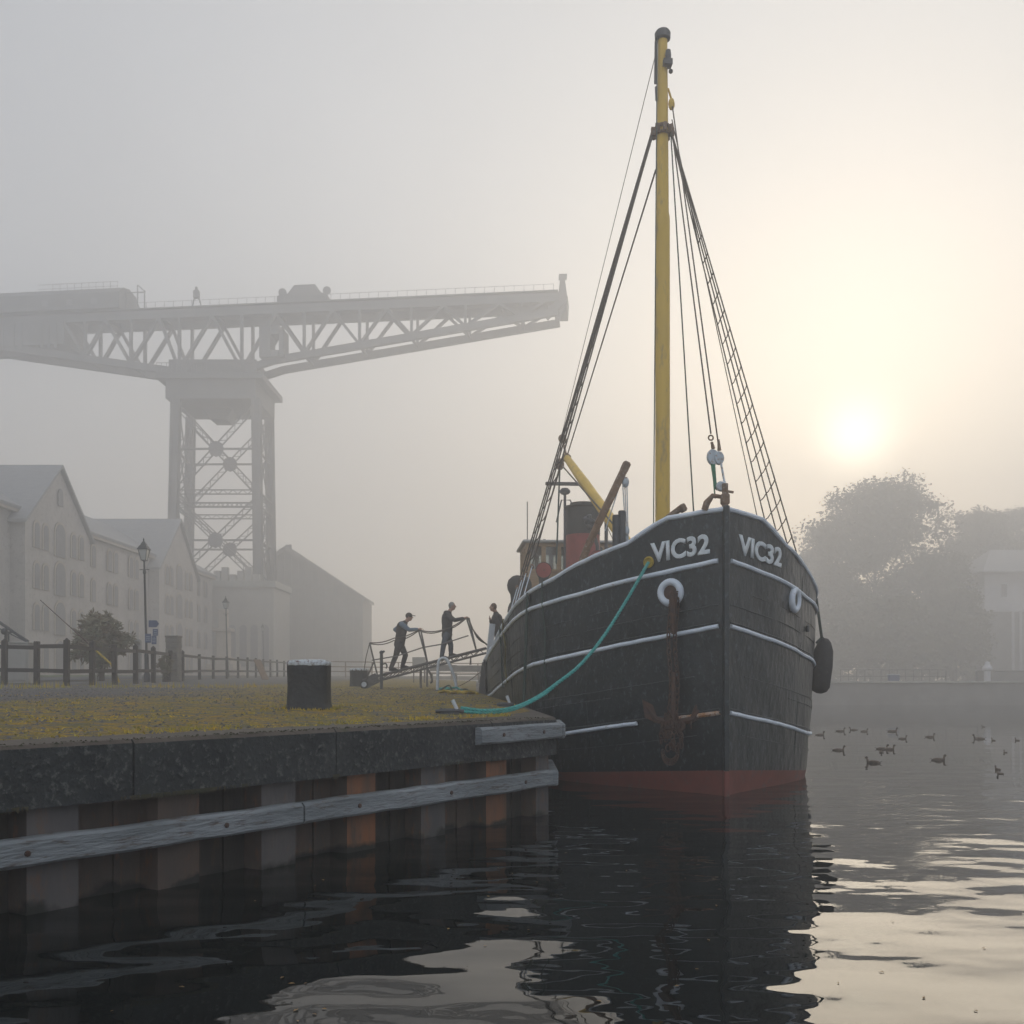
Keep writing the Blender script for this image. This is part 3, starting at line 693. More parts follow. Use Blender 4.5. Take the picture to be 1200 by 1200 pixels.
# mast
MT = 3.67
def cx(px, t): return sat(px, 700, t).x
def zz(py, t): return HC + (HY-py)/F*(SY+t)
def mz(py): return zz(py, MT)
mp = sat(776.5, 400, MT); mx0, my0 = 0.0, MT
mx0 = mp.x
mb = MB(); mb.lathe([(.128,2.0),(.132,mz(560)),(.130,mz(262)),(.128,mz(256)),(.112,mz(250)),(.100,mz(150)),(.085,mz(50)),(.083,mz(44))], (mx0,my0,0), 20)
mast = mb.build('mast', M['yellow_mast'], ship, smooth=True, world=False)
mb = MB(); mb.lathe([(.10,mz(48)),(.14,mz(46.5)),(.145,mz(40)),(.12,mz(37.5)),(.0,mz(37))], (mx0,my0,0), 16); mb.build('mast_cap', M['dark_metal'], mast, smooth=True, world=False)
mb = MB(); mb.lathe([(.05,mz(76)),(.055,mz(70)),(.045,mz(65)),(.02,mz(64))], (mx0+.07,my0-.13,0), 12); mb.box((mx0+.06,my0-.1,mz(79)), (.16,.16,.1)); mb.ball((mx0+.13,my0-.08,mz(87)), .04)
mb.build('masthead_lamp', M['dark_metal'], mast, smooth=True, world=False)
mb = MB(); mb.torus((mx0,my0,mz(150)), .12, .03, 16, 6); mb.torus((mx0,my0,mz(158)), .12, .025, 16, 6)
for a in range(8):
    an = a*math.pi/4; mb.box((mx0+.17*math.cos(an), my0+.17*math.sin(an), mz(155)), (.08,.05,.14), (0,0,an))
mb.build('hounds_band', M['rusty'], mast, world=False)
mb = MB(); mb.ball((mx0+.15,my0-.05,mz(124)), (.06,.05,.11), 10, 8); mb.tube([(mx0+.1,my0,mz(104)),(mx0+.16,my0,mz(116))], .02); mb.build('head_block', M['yellow_mast'], mast, smooth=True, world=False)
mb = MB(); mb.tube([(mx0-.13,my0-.02,mz(50)),(mx0-.14,my0-.02,mz(100))], .022, 6); mb.tube([(mx0-.13,my0-.03,mz(104)),(mx0-.12,my0-.03,mz(120))], .02, 6); mb.build('halyard_fitting', M['dark_metal'], mast, world=False)
def wire(name, a, b, r=.011, m='wire', par=None, sag=0, n=8):
    a = Vector(a); b = Vector(b); mb = MB()
    pts = [a.lerp(b, i/n) - Vector((0,0,sag*4*(i/n)*(1-i/n))) for i in range(n+1)] if sag else [a, b]
    mb.tube(pts, r, 6); return mb.build(name, M[m], par or ship, world=False, smooth=True)
# shrouds and ratlines
for side in (-1, 1):
    tops = []; feet = []
    for k, t in enumerate((3.3, 3.75, 4.2, 4.75)):
        top = Vector((mx0+side*.17, my0+.03*k, mz(156-2*k))); foot = Vector((side*(hb(t, zR(t))-.02), t, zR(t)-.02))
        dz = top - foot; dead = foot + dz*(.62/dz.length)
        sh = wire('shroud', top, dead, .013); tops.append(top); feet.append(dead)
        mb = MB()
        for q in (-.03, 0, .03): mb.tube([foot+Vector((0,q,0)), dead+Vector((0,q,0))], .009, 5)
        mb.build('lanyard', M['strake'], sh, world=False)
        for q_, r_ in ((dead, .036), (foot+dz*(.2/dz.length), .03)): mb = MB(); mb.ball(q_, (r_,r_,r_*1.35), 10, 6); mb.build('deadeye', M['rusty'], sh, smooth=True, world=False)
    nR = 18
    for i in range(nR):
        f = .03 + .78*(i/nR)
        pts = []
        for q in range(3):
            a = feet[q].lerp(tops[q], f); b_ = feet[q+1].lerp(tops[q+1], f)
            pts += [a, (a+b_)/2 - Vector((0,0,.012+.02*random.random()))]
        if i % 2 or side > 0: pts.append(feet[3].lerp(tops[3], f))
        pts[0] = pts[0] + (pts[0]-pts[1])*.15
        mb = MB(); mb.tube(pts, .010, 5); mb.build('ratline', M['wire'], ship, world=False)
# stays and running rigging
def mp_(py, dx=.1, dy=0): return Vector((mx0+dx, my0+dy, mz(py)))
bow_blk = sat(833, 508, .35); bow_blk2 = sat(842, 522, .35)
wire('forestay', mp_(150,.14,-.08), bow_blk, .012); wire('forestay', mp_(128,.16,-.08), bow_blk2, .012)
wire('halyard', mp_(155,.12,-.1), sat(816, 652, 1.3), .012, 'rope_dark')
wire('halyard', mp_(45,-.11,-.05), sat(765.5, 665, 2.6), .010, 'rope_dark')
wire('backstay', mp_(140,.17,0), Vector((hb(5.2,2.7)-.05, 5.2, zR(5.2))), .009); 
wire('aerial_wire', mp_(60,-.11,0), sat(655, 522, 12.2), .007)
wire('topping_lift', mp_(196,-.1,.1), sat(664, 536, 11.9), .016)
wire('topping_lift', mp_(152,-.15,.1), sat(658, 515, 12.0), .012); wire('topping_lift', mp_(158,-.16,.15), sat(661, 520, 12.0), .010)
# bow post with its tackle
mb = MB(); mb.tube([(0,.02,3.9),(0,.02,4.42)], .045, 10); mb.bar((-.02,.02,4.32),(.12,.02,4.30),.03); mb.bbox((0,.02,4.2),(.12,.1,.16),.02)
mb.tube([(-.05,.05,4.24),(-.16,.08,4.26),(-.24,.1,4.16),(-.27,.12,4.06)], [.03,.035,.05,.045], 8); mb.build('bow_post', M['rusty'], ship, smooth=True, world=False)
c1 = sat(838, 536, .35); c2 = sat(845, 570, .2)
mb = MB()
for dx, rr in ((-.035,.095), (.055,.08)):
    mb.lathe([(.0,-.03),(rr*.9,-.03),(rr,-.01),(rr,.01),(rr*.9,.03),(0,.03)], c1+Vector((dx,0,-.0 if dx<0 else -.01)), 16, (R(90),0,R(12)), 1, 1.25)
mb.build('tackle_block', M['block_white'], ship, smooth=True, world=False)
mb = MB(); mb.torus(sat(833,513,.35), .035, .012, 14, 6, (R(90),0,0)); mb.tube([sat(834,518,.35), sat(836,526,.35)], [.02,.03], 8); mb.tube([sat(842,515,.35), sat(843,528,.35)], [.016,.03], 8); mb.build('shackle', M['rusty'], ship, smooth=True, world=False)
mb = MB(); mb.lathe([(0,-.035),(.06,-.035),(.075,-.01),(.075,.01),(.06,.035),(0,.035)], c2, 14, (R(90),0,0)); mb.build('tackle_block', M['block_white'], ship, smooth=True, world=False)
mb = MB()
for a, b_ in (((834,544),(838,572)), ((837,544),(839,573)), ((835,545),(840,574))): mb.tube([sat(*a,.33), sat(*b_,.25)], .016, 6)
mb.tube([sat(836,560,.3), sat(838,584,.25)], .011, 6); mb.build('tackle_rope', M['green_rope'], ship, world=False)
mb = MB(); mb.tube([sat(845,543,.33), sat(848,560,.25), sat(851,573,.12)], .017, 6); mb.build('tackle_strap', M['block_white'], ship, world=False)
# chock and windlass showing above the bulwark
mb = MB(); mb.bar(sat(780,609,1.0), sat(801,593,.9), .10, .08, bev=.012); mb.bar(sat(797,597,.9), sat(803,594,.9), .15, .12, bev=.02); mb.build('anchor_beam', M['rusty'], ship, world=False)
mb = MB(); mb.tube([(-.5,2.6,3.0),(.5,2.6,3.0)], .16, 14); mb.tube([(-.7,2.6,3.0),(-.5,2.6,3.0)], [.2,.14], 14); mb.tube([(.5,2.6,3.0),(.7,2.6,3.0)], [.14,.2], 14); mb.bbox((0,2.6,2.8),(.5,.6,.5),.05); mb.build('windlass', M['dark_metal'], ship, smooth=True, world=False)
for px in (722.0, 728.8):
    mb = MB(); a = sat(px, 641, 2.0); a.z = deck_z(2.0); b_ = sat(px, 605 if px < 725 else 600, 2.0); mb.tube([a, b_, b_+Vector((0,0,.02))], [.062,.062,.05], 10); mb.build('mooring_bitt', M['dark_metal'], ship, smooth=True, world=False)
# anchor davit with tackle
base = sat(681, 668, 1.95); tip = sat(733, 547, 2.0)
pts = [base+Vector((0,0,-.4)), base, sat(683,655,1.95), sat(689,640,1.95), sat(700,616,1.95), tip]
mb = MB(); mb.tube(pts[:5], .06, 8)
for a, b_ in zip(pts[2:], pts[3:]): mb.bar(a, b_ + (b_-a).normalized()*.02, .09, .115, bev=.015)
mb.bbox(tip, (.13,.1,.18), .03, (0,R(25),0)); mb.build('anchor_davit', M['rusty'], ship, smooth=True, world=False)
mb = MB(); top = sat(732,563,2.0)
for dx in (-.035,0,.035): mb.tube([top+Vector((dx,0,0)), sat(735,636,2.0)+Vector((dx*.5,0,0))], .010, 5)
mb.tube([tip, sat(709,622,2.0)], .010, 5); mb.build('davit_fall', M['block_white'], ship, world=False)
mb = MB(); mb.ball(sat(733,565,2.0), (.06,.05,.09), 10, 7); mb.ball(sat(734.5,622,2.0), (.045,.04,.08), 10, 7); mb.build('davit_block', M['block_white'], ship, smooth=True, world=False)
# derrick boom
foot = sat(757, 668, 4.2); head = sat(663, 535, 11.6)
mb = MB(); mb.tube([foot, foot.lerp(head,.3), foot.lerp(head,.7), head], [.10,.125,.12,.09], 14); boom = mb.build('derrick_boom', M['yellow_mast'], ship, smooth=True, world=False)
mb = MB(); hp = foot.lerp(head, .985); mb.bbox(hp, (.2,.2,.2), .04, (0,R(40),0)); mb.ball(sat(659,514,11.8), (.11,.08,.12), 10, 8); mb.ball(sat(656,544,11.8), (.12,.09,.16), 10, 8); mb.tube([sat(659,514,11.8), hp, sat(656,544,11.8)], .03, 6)
mb.build('boom_block', M['rusty'], boom, smooth=True, world=False)
wire('boom_guy', sat(659,546,11.6), sat(722,618,5.2), .018, 'wire'); wire('cargo_fall', sat(656,548,11.8), sat(652,660,11.0), .022, 'rope_dark')
wire('boom_guy', sat(657,548,11.8), sat(640,605,10), .010); wire('boom_guy', sat(640,605,10), sat(606,700,4.5), .010)
# hatch, casing, wheelhouse, funnel
mb = MB(); mb.bbox((0,7.6,2.05),(2.9,4.8,.95),.04); mb.build('hatch_coaming', M['dark_metal'], ship, world=False)
mb = MB(); mb.bbox((0,7.6,2.56),(3.0,4.9,.10),.03); mb.build('hatch_cover', M['rubber'], ship, world=False)
fz = zz(670,12.9)
mb = MB(); mb.bbox((0,14.2,(1.1+4.0)/2),(2.9,5.2,2.9),.05); mb.build('engine_casing', M['dark_metal'], ship, world=False)
fc = sat(683, 640, 12.9); fx = fc.x
mb = MB(); mb.lathe([(.47,3.9),(.47,zz(629,12.9)),(.47,zz(628,12.9))], (fx,12.9,0), 28); fun = mb.build('funnel', M['funnel_red'], ship, smooth=True, world=False)
mb = MB(); mb.lathe([(.475,zz(628,12.9)),(.475,zz(597,12.9)),(.53,zz(596,12.9)),(.53,zz(594.5,12.9)),(.36,zz(594,12.9)),(.36,zz(590.5,12.9)),(.30,zz(590.5,12.9)),(.30,zz(600,12.9))], (fx,12.9,0), 28); mb.build('funnel_top', M['funnel_black'], fun, smooth=True, world=False)
mb = MB(); mb.tube([(fx+.62,12.7,4.0),(fx+.62,12.7,zz(592,12.7))], .05, 8); mb.build('steam_pipe', M['dark_metal'], ship, smooth=True, world=False)
# wheelhouse: a timber box of posts and panels round its windows
wx0, wx1 = sat(616.5,660,14.4).x, sat(729,660,14.4).x; wz0, wzs, wzt = 3.9, zz(669,14.4), zz(641,14.4); wz1 = zz(637,14.4); yf, yb = 14.4, 16.4
wh = MB()
wh.box(((wx0+wx1)/2, (yf+yb)/2, (wz0+wzs)/2), (wx1-wx0, yb-yf, wzs-wz0))
wh.box(((wx0+wx1)/2, (yf+yb)/2, (wzt+wz1)/2), (wx1-wx0-.004, yb-yf-.004, wz1-wzt))
nwin = 6; pw = .13
for i in range(nwin+1):
    x = lerp(wx0+pw/2, wx1-pw/2, i/nwin)
    for y in (yf+.05, yb-.05): wh.box((x, y, (wzs+wzt)/2), (pw, .1, wzt-wzs-.002))
for x in (wx0+.05, wx1-.05):
    for y in (yf+.68, yb-.68): wh.box((x, y, (wzs+wzt)/2), (.1, .13, wzt-wzs-.002))
for i in range(9):
    x = lerp(wx0+.1, wx1-.1, i/8); wh.box((x, yf-.008, (wz0+wzs)/2), (.03,.02,wzs-wz0-.1))
wh.box(((wx0+wx1)/2, yf-.02, wzs), (wx1-wx0+.05, .06, .06))
house = wh.build('wheelhouse', M['varnish'], ship, world=False)
mb = MB(); mb.bbox(((wx0+wx1)/2,(yf+yb)/2,wz1+.04),(wx1-wx0+.22,yb-yf+.22,.09),.03); mb.build('roof', M['roof_white'], house, world=False)
for i in range(nwin):
    x0, x1 = lerp(wx0+pw/2, wx1-pw/2, i/nwin)+pw/2, lerp(wx0+pw/2, wx1-pw/2, (i+1)/nwin)-pw/2
    for y in (yf+.05, yb-.05):
        mb = MB(); mb.box(((x0+x1)/2, y, (wzs+wzt)/2), (x1-x0, .006, wzt-wzs)); mb.build('window_pane', M['clear_glass'], house, world=False)
mb = MB(); mb.tube([sat(638,637,15),sat(638,632,15)],.04,8); mb.build('vent_cap', M['dark_metal'], house, world=False)
# radar mast, aerials
mb = MB(); rm0 = sat(662, 640, 14.2)
mb.tube([Vector((rm0.x,14.2,3.9)), Vector((rm0.x,14.2,zz(580,14.2)))], .04, 8)
mb.tube([sat(652,612,14.2), sat(658,586,14.2), sat(668,586,14.2), sat(673,596,14.2)], .022, 6)
mb.ball(sat(662,576,14.2), (.16,.16,.10), 12, 8); mb.lathe([(.1,0),(.1,.14)], sat(662,578,14.2), 12)
rmast = mb.build('radar_mast', M['dark_metal'], ship, smooth=True, world=False)
mb = MB(); c_ = sat(662,567,14.2); mb.bbox(c_, (1.14,.09,.10), .02); mb.build('radar_scanner', M['funnel_black'], rmast, world=False)
wire('radio_aerial', sat(618,636,15), sat(618,588,15), .016, 'galv'); wire('radio_aerial', sat(709,635,15), sat(710,620,15), .014, 'galv'); wire('radio_aerial', sat(624.5,636,15), sat(624.5,624,15), .008, 'galv')
wire('funnel_stay', sat(706,606,12.9), sat(722,640,9), .010)
# cowl ventilators
def cowl(px, py, t, r, face, mouth, zb=1.9, bulge=False):
    c_ = sat(px, py, t); mb = MB(); f = Vector(face).normalized()
    mb.lathe([(r*.72,zb-c_.z),(r*.62,-r*1.3),(r*.66,-r*.9),(r*.9,-r*.45),(r*.98,0),(r*.85,r*.5),(r*.45,r*.87),(r*.1,r*.98)], c_, 20)
    mb.tube([c_, c_+f*r*.95, c_+f*r*1.0], [r*.9, r, r*1.03], 20, caps=False)
    if bulge: mb.ball((c_.x+.02, c_.y, zz(717,t)), (r*1.0,r*.8,r*1.25), 16, 10)
    v = mb.build('cowl_ventilator', M['funnel_black'], ship, smooth=True, world=False)
    mb = MB(); mb.tube([c_+f*r*.955, c_+f*r*.96], [r*.97, r*.97], 20); mb.build('cowl_mouth', M[mouth], v, smooth=True, world=False)
cowl(637, 669, 11.2, .20, (-.1,-1,0), 'funnel_red')
cowl(606, 686, 12.2, .28, (.8,1,0), 'funnel_red', bulge=True)
cowl(700, 655, 11.2, .20, (-.1,-1,0), 'funnel_red')
# canvas bundle and small bundle of gear on the funnel front
mb = MB()
for k in range(9): mb.ball(sat(692+random.uniform(-6,6), 612+random.uniform(-6,6), 11.5), (random.uniform(.06,.14),.09,random.uniform(.05,.12)), 8, 6, (random.random(),random.random(),0))
mb.tube([sat(692,612,11.5), sat(700,640,11.5), Vector((sat(700,640,11.5).x,11.5,2.4))], .05, 7)
mb.build('gear_bundle', M['dark_metal'], ship, smooth=True, world=False)
# boarding step, side post, deck locker
mb = MB(); a = sat(586,790,13.4); mb.bbox((-2.2,14.0,1.65),(.7,1.6,.94),.04); mb.build('deck_locker', M['varnish'], ship, world=False)
mb = MB(); mb.bar(sat(573,771,13.6), sat(577,731,13.6), .17, .06, bev=.01); mb.bar(sat(571,782,13.6), sat(572,764,13.6), .10, .05, bev=.01); mb.build('boarding_post', M['white_paint'], ship, world=False)
mb = MB(); mb.tube([hull(t, zR(t)+.10, -1) for t in (9,10,11,12,13)], .03, 8); mb.build('hand_rail', M['strake'], ship, smooth=True, world=False)
# lashed canvas dodger over the low rail
mb = MB(); vs = []
for i in range(13):
    t = 11.0 + i*.42
    for j in range(7):
        z = lerp(1.28, zR(t)+.02, j/6); p = hull(t, z, -1, .035 + .03*(math.sin(i*1.9+j)*.5+.5) + .13*(1-j/6)*math.sin(min(1,i/12)*math.pi)); vs.append(p)
mb.add(vs, [(i*7+j, i*7+j+1, (i+1)*7+j+1, (i+1)*7+j) for i in range(12) for j in range(6)]); mb.build('canvas_dodger', M['rubber'], ship, smooth=True, world=False)

# anchor and its chain hang clear of the plating
A_t, A_z, A_p = HAWSE
def link(mb, c, ax, sz=.05, w=.03, r=.010):
    rm = Matrix.Rotation(ax, 3, 'Z'); pts = []
    for k in range(13):
        a = 2*math.pi*k/12; pts.append(Vector(c) + rm @ Vector((w*math.cos(a), 0, sz*math.sin(a))))
    mb.tube(pts, r, 5, caps=False)
anchor = thing('anchor', 'rusty stockless anchor wrapped in chain hanging against the black bow', 'anchor', s2w((A_p.x, A_p.y-.1, .7)), SH)
def aw(p): return Vector(p) - Vector((A_p.x, A_p.y-.1, .7))
mb = MB(); zc = A_p.z-.05; k = 0; front = hull(A_t, 1.3, -1, .10); xa, ya = A_p.x+.0, A_p.y-.13
for dx in (-.045, .05):
    z = zc
    while z > 1.1:
        link(mb, aw((xa+dx+.02*math.sin(z*5), ya-.0, z)), (k%2)*math.pi/2+.4, .055, .032, .011); z -= .082; k += 1
mb.build('chain', M['dark_rust'], anchor, smooth=True, world=False)
mb = MB(); q = Vector((xa, ya-.03, 0))
mb.tube([aw((q.x,q.y,A_p.z-.02)), aw((q.x,q.y,A_p.z-.35)), aw((q.x,q.y,2.3))], [.07,.045,.03], 8)
mb.tube([aw((q.x,q.y,1.75)), aw((q.x,q.y,.95))], [.03,.045], 8)
mb.build('shank', M['dark_rust'], anchor, smooth=True, world=False)
def fluke(s):
    mb = MB(); P0 = Vector((q.x+s*.05, q.y, 1.02)); 
    mb.tube([aw(P0), aw(P0+Vector((s*.22,-.04,.05))), aw(P0+Vector((s*.36,-.05,.24)))], [.055,.05,.02], 8)
    a = P0+Vector((s*.16,-.05,.10)); mb.prism([aw(a+Vector((0,0,-.12))), aw(a+Vector((s*.22,-.02,-.02))), aw(a+Vector((s*.26,-.03,.24))), aw(a+Vector((s*.10,0,.16)))], (0,.035,0))
    mb.build('fluke', M['dark_rust'], anchor, smooth=True, world=False)
fluke(1); fluke(-1)
mb = MB(); mb.bbox(aw((q.x,q.y,.98)), (.34,.16,.16), .04); random.seed(5)
for i in range(46):
    a = random.uniform(0, 6.28); link(mb, aw((q.x+random.gauss(-.03,.10), q.y-.10+random.uniform(-.04,.03), random.uniform(.62,1.12))), a, .05, .03, .010)
for i in range(12):
    a = math.pi*i/11; link(mb, aw((q.x-.06+.11*math.cos(a), q.y-.06, .60-.14*math.sin(a))), .5, .045, .026, .010)
mb.build('crown', M['dark_rust'], anchor, smooth=True, world=False)

# fenders
def fender(label, c, r, h, rope_top):
    f = thing('fender', label, 'fender', s2w(c), SH, 'fenders slung over the side of the ship'); mb = MB()
    mb.lathe([(r*.25,-h/2),(r*.7,-h/2+.04),(r*.95,-h/2+.12),(r,0),(r*.9,h/2-.22),(r*.6,h/2-.07),(r*.3,h/2-.01),(r*.1,h/2)], (0,0,0), 18, (R(4),R(5),0)); mb.build('fender_body', M['rubber'], f, smooth=True, world=False)
    mb = MB(); mb.tube([Vector((.0,0,h/2-.04)), Vector(rope_top)-Vector(c)], .026, 6); mb.tube([(-r*.6,0,h/2-.09),(0,0,h/2+.02),(r*.6,0,h/2-.09)], .02, 6); mb.build('rope', M['rope_dark'], f, smooth=True, world=False)
    return f
ft = 3.1; rt = hull(ft, zR(ft), 1, .03)
fender('black cylindrical fender hanging from the port rail at the right edge of the hull', (hb(ft,1.8)+.20, ft, zz(780,ft)), .18, .98, rt)
fender('dark fender lower down and half hidden behind the cylindrical one on the port side', (hb(4.2,1.2)+.17, 4.2, 1.16), .17, .66, hull(4.2, zR(4.2), 1, .03))
fender('small round black fender squeezed between quay corner and starboard hull', (-hb(3.0,1.0)-.16, 3.05, .98), .17, .42, hull(2.9, zR(2.9), -1, .02))
# ropes over the starboard side
def side_rope(label, t, z1, m, r=.016, wig=.02):
    mb = MB(); pts = []
    for k in range(14):
        z = lerp(zR(t)+.03, z1, k/13); pts.append(s2w(hull(t + wig*math.sin(k*.8), z, -1, .035)))
    mb.tube(pts, r, 6); return tag(mb.build('hanging_rope', M[m], None, smooth=True), label, 'rope', 'ropes hanging down the starboard side')
side_rope('thin green rope hanging straight down the starboard bow to the quay corner', 2.45, 1.35, 'rope_dark', .014)
side_rope('olive rope hanging slack over the starboard rail behind the shrouds', 5.0, 1.6, 'rope_olive', .02, .12)
side_rope('dark green rope beside the olive one on the starboard side', 5.6, 1.5, 'rope_dark', .02, .05)

# mooring lines
def spline(pts, n=10):
    pts = [Vector(p) for p in pts]; out = []
    P_ = [pts[0]*2-pts[1]] + pts + [pts[-1]*2-pts[-2]]
    for i in range(1, len(P_)-2):
        for k in range(n):
            t = k/n; a, b, c, d = P_[i-1:i+3]
            out.append(.5*((2*b)+(c-a)*t+(2*a-5*b+4*c-d)*t*t+(3*b-a-3*c+d)*t**3))
    return out + [pts[-1]]
def rope(name, label, pts, r, m, cat='rope', twist=True, group=None):
    ps = spline(pts, 14); mb = MB()
    if twist:
        for s in range(3):
            q = []; L_ = 0
            for i, p in enumerate(ps):
                if i: L_ += (p-ps[i-1]).length
                d = (ps[min(i+1,len(ps)-1)]-ps[max(0,i-1)]).normalized(); x = d.cross(Vector((0,0,1))).normalized(); y = d.cross(x); a = L_*38 + s*2.094
                q.append(p + (x*math.cos(a)+y*math.sin(a))*r*.5)
            mb.tube(q, r*.62, 6)
    else: mb.tube(ps, r, 7)
    return tag(mb.build(name, M[m], None, smooth=True), label, cat, group)
def dense(pts, step=.02):
    ps = spline(pts, 40); return ps
fw_ = s2w(FAIR)
rp = [at(540,830,12.2), at(568,833,12.3), at(600,830,12.45), at(628,818,12.65), at(650,803,12.85), at(680,779,13.15), at(708,745,13.5), at(735,702,13.85), fw_]
rope('mooring_rope', 'thick teal mooring rope running from quay cleat up to the starboard bow', [Vector(p) for p in rp], .026, 'teal')
rope('mooring_rope', 'second teal strand lying along the thick mooring rope near the quay cleat', [at(540,834,12.15), at(570,835.5,12.3), at(602,831.5,12.45), at(632,817.5,12.65), at(648,806,12.83)], .018, 'teal')
# ---------------------------------------------------------------- things on the quay
def gp(px, Y, dz=0): x = (px-600)/F*Y; return Vector((x, Y, g(x, Y)+dz))
def bollard(px, Y, w_, h_, label):
    p = gp(px, Y, -.02); b = thing('mooring_bollard', label, 'bollard', p, 0, 'squat black mooring bollards')
    rnd = random.Random(int(px)); prof = [(.5,0),(.52,.04),(.50,.09),(.485,.16),(.475,.5),(.48,.82),(.485,.9)]
    mb = MB(); n = 28; vs = []
    for r, z in prof:
        for j in range(n):
            a = 2*math.pi*j/n; k = 1/(abs(math.cos(a))**5+abs(math.sin(a))**5)**.2
            q = r*w_*k*(1+rnd.uniform(-.010,.010)); vs.append((q*math.cos(a), q*math.sin(a)*.95, z*h_))
    mb.add(vs, [(i*n+j, i*n+(j+1)%n, (i+1)*n+(j+1)%n, (i+1)*n+j) for i in range(len(prof)-1) for j in range(n)]); mb.build('bollard_body', M['bollard'], b, smooth=True, world=False)
    mb = MB(); prof = [(.484,.895),(.492,.92),(.49,.965),(.46,.995),(.3,1.01),(.0,1.015)]; vs = []
    for r, z in prof:
        for j in range(n):
            a = 2*math.pi*j/n; k = 1/(abs(math.cos(a))**5+abs(math.sin(a))**5)**.2
            q = r*w_*k*(1+rnd.uniform(-.012,.012)); vs.append((q*math.cos(a), q*math.sin(a)*.95, z*h_+rnd.uniform(-.006,.006)))
    mb.add(vs, [(i*n+j, i*n+(j+1)%n, (i+1)*n+(j+1)%n, (i+1)*n+j) for i in range(len(prof)-1) for j in range(n)]); mb.build('painted_cap', M['bollard_top'], b, smooth=True, world=False)
bollard(362.5, 12.4, .545, .655, 'squat black bollard with a flaking white top near the quay edge')
bollard(421, 31.0, .60, .60, 'smaller looking dark bollard farther off beside the gangway wheel')
def cleat(px, py, Y, L_, ang, label):
    p = at(px, py, Y); c = thing('mooring_cleat', label, 'cleat', (p.x, p.y, g(p.x,p.y) if edge_d(p.x,p.y) > 1.4 else 1.185), ang, 'low mooring cleats on the quay edge')
    mb = MB(); mb.bbox((0,0,.02),(L_*.7,.1,.04),.01); mb.tube([(-L_/2,0,.055),(-L_*.3,0,.06),(L_*.3,0,.06),(L_/2,0,.055)], [.022,.032,.032,.022], 8); mb.box((-.06,0,.03),(.04,.05,.05)); mb.box((.06,0,.03),(.04,.05,.05)); mb.build('cleat_body', M['dark_metal'], c, smooth=True, world=False)
    mb = MB(); mb.tube([(L_*.28,0,.05),(L_*.22,.01,.11),(L_*.10,.02,.20)], [.024,.024,.026], 8); mb.build('pin', M['white_paint'], c, smooth=True, world=False)
cleat(527, 840, 11.95, .36, .15, 'dark cleat with teal rope round it near the quay corner')
cleat(592, 826, 15.4, .28, .1, 'dark cleat with a white pin close beside the ship')
pts = []
for k in range(26):
    a = k/25; pts.append(at(lerp(518, 556, a)+6*math.sin(k*2.1), 0, 24.5)); pts[-1] = Vector((pts[-1].x, 24.2+.35*math.sin(k*2.7), 0)); pts[-1].z = max(g(pts[-1].x, pts[-1].y), 1.185)+.04+.02*math.sin(k*1.7)
rope('safety_rope', 'bright yellow rope heaped loosely along the quay edge', pts, .03, 'yellow_rope', twist=False)
pts = [Vector((lerp(-1.4,-.65,k/9), 22.6-k*.28, 1.215)) for k in range(10)]
rope('safety_rope', 'loose yellow rope end trailing over the bare concrete towards the ship', pts, .02, 'yellow_rope', twist=False)
pts = [Vector((-2.0,26.2,1.36)), Vector((-1.75,26.3,1.5)), Vector((-1.6,26.0,1.34)), Vector((-1.3,26.3,1.4)), Vector((-1.15,26,1.33)), Vector((-.95,25.6,1.26)), Vector((-.7,25.2,1.45)), s2w(hull(12.2,2.0,-1,.06))]
rope('mooring_rope', 'slack green mooring line between the white hoop and the ship side', pts, .022, 'rope_dark', twist=False)
pts = [gp(512,27,.05), gp(524,26.8,.10), gp(530,26.5,.03), gp(522,26.2,.06), gp(534,26.3,.12), gp(542,26.2,.04)]
rope('mooring_rope', 'coil of teal rope lying at the foot of the white hoop', pts, .028, 'teal', twist=False)
rope('mooring_rope', 'long pale line stretching from the far quay to the ship below the gangway', [at(505,812,36), at(540,803,32), at(572,781,28.3)], .013, 'wire', twist=False)
# white ladder hoop
p0 = gp(512.5, 26.6); p1 = gp(535, 26.6); hz = .93
hoop = thing('ladder_hoop', 'white tubular hoop of a quay ladder standing under the gangway', 'hoop', p0)
mb = MB(); pts = [p0-p0, Vector((.02,0,hz*.75)), Vector((.06,0,hz*.93)), Vector((.16,0,hz)), Vector((.27,0,hz*.95)), Vector((.34,0,hz*.8)), Vector((.50,0,.32)), p1-p0+Vector((0,0,.0))]
mb.tube(spline(pts, 6), .042, 10); mb.build('hoop_tube', M['white_paint'], hoop, smooth=True, world=False)
mb = MB()
for q in (Vector((0,0,.01)), p1-p0+Vector((0,0,.01))): mb.lathe([(.09,0),(.09,.02),(.05,.03)], q, 12)
mb.build('foot_plate', M['galv'], hoop, world=False)
# hook post
p = gp(447, 27.4); post = thing('hook_post', 'dark upright post with a hook beside the foot of the gangway', 'post', p)
mb = MB(); mb.bbox((0,0,.52),(.085,.085,1.06),.01); mb.ball((.0,0,1.06),.06); mb.build('upright', M['dark_metal'], post, world=False)
mb = MB(); mb.tube(spline([(.04,0,.72),(.12,0,.74),(.16,0,.66),(.13,0,.6)],5), .022, 6); mb.tube([(0,0,1.05),(.09,0,1.10)],.03,6); mb.build('hook', M['dark_metal'], post, smooth=True, world=False)
for (px, Y, h_, lab) in ((493, 31, .62, 'short dark stake under the middle of the gangway'), (500.5, 34, .9, 'pale bollard post behind the middle of the gangway')):
    p = gp(px, Y); mb = MB(); mb.lathe([(.04,0),(.04,h_*.9),(.055,h_*.92),(.05,h_),(.02,h_+.02)], p, 10); tag(mb.build('quay_post', M['galv'], None, smooth=True), lab, 'post')

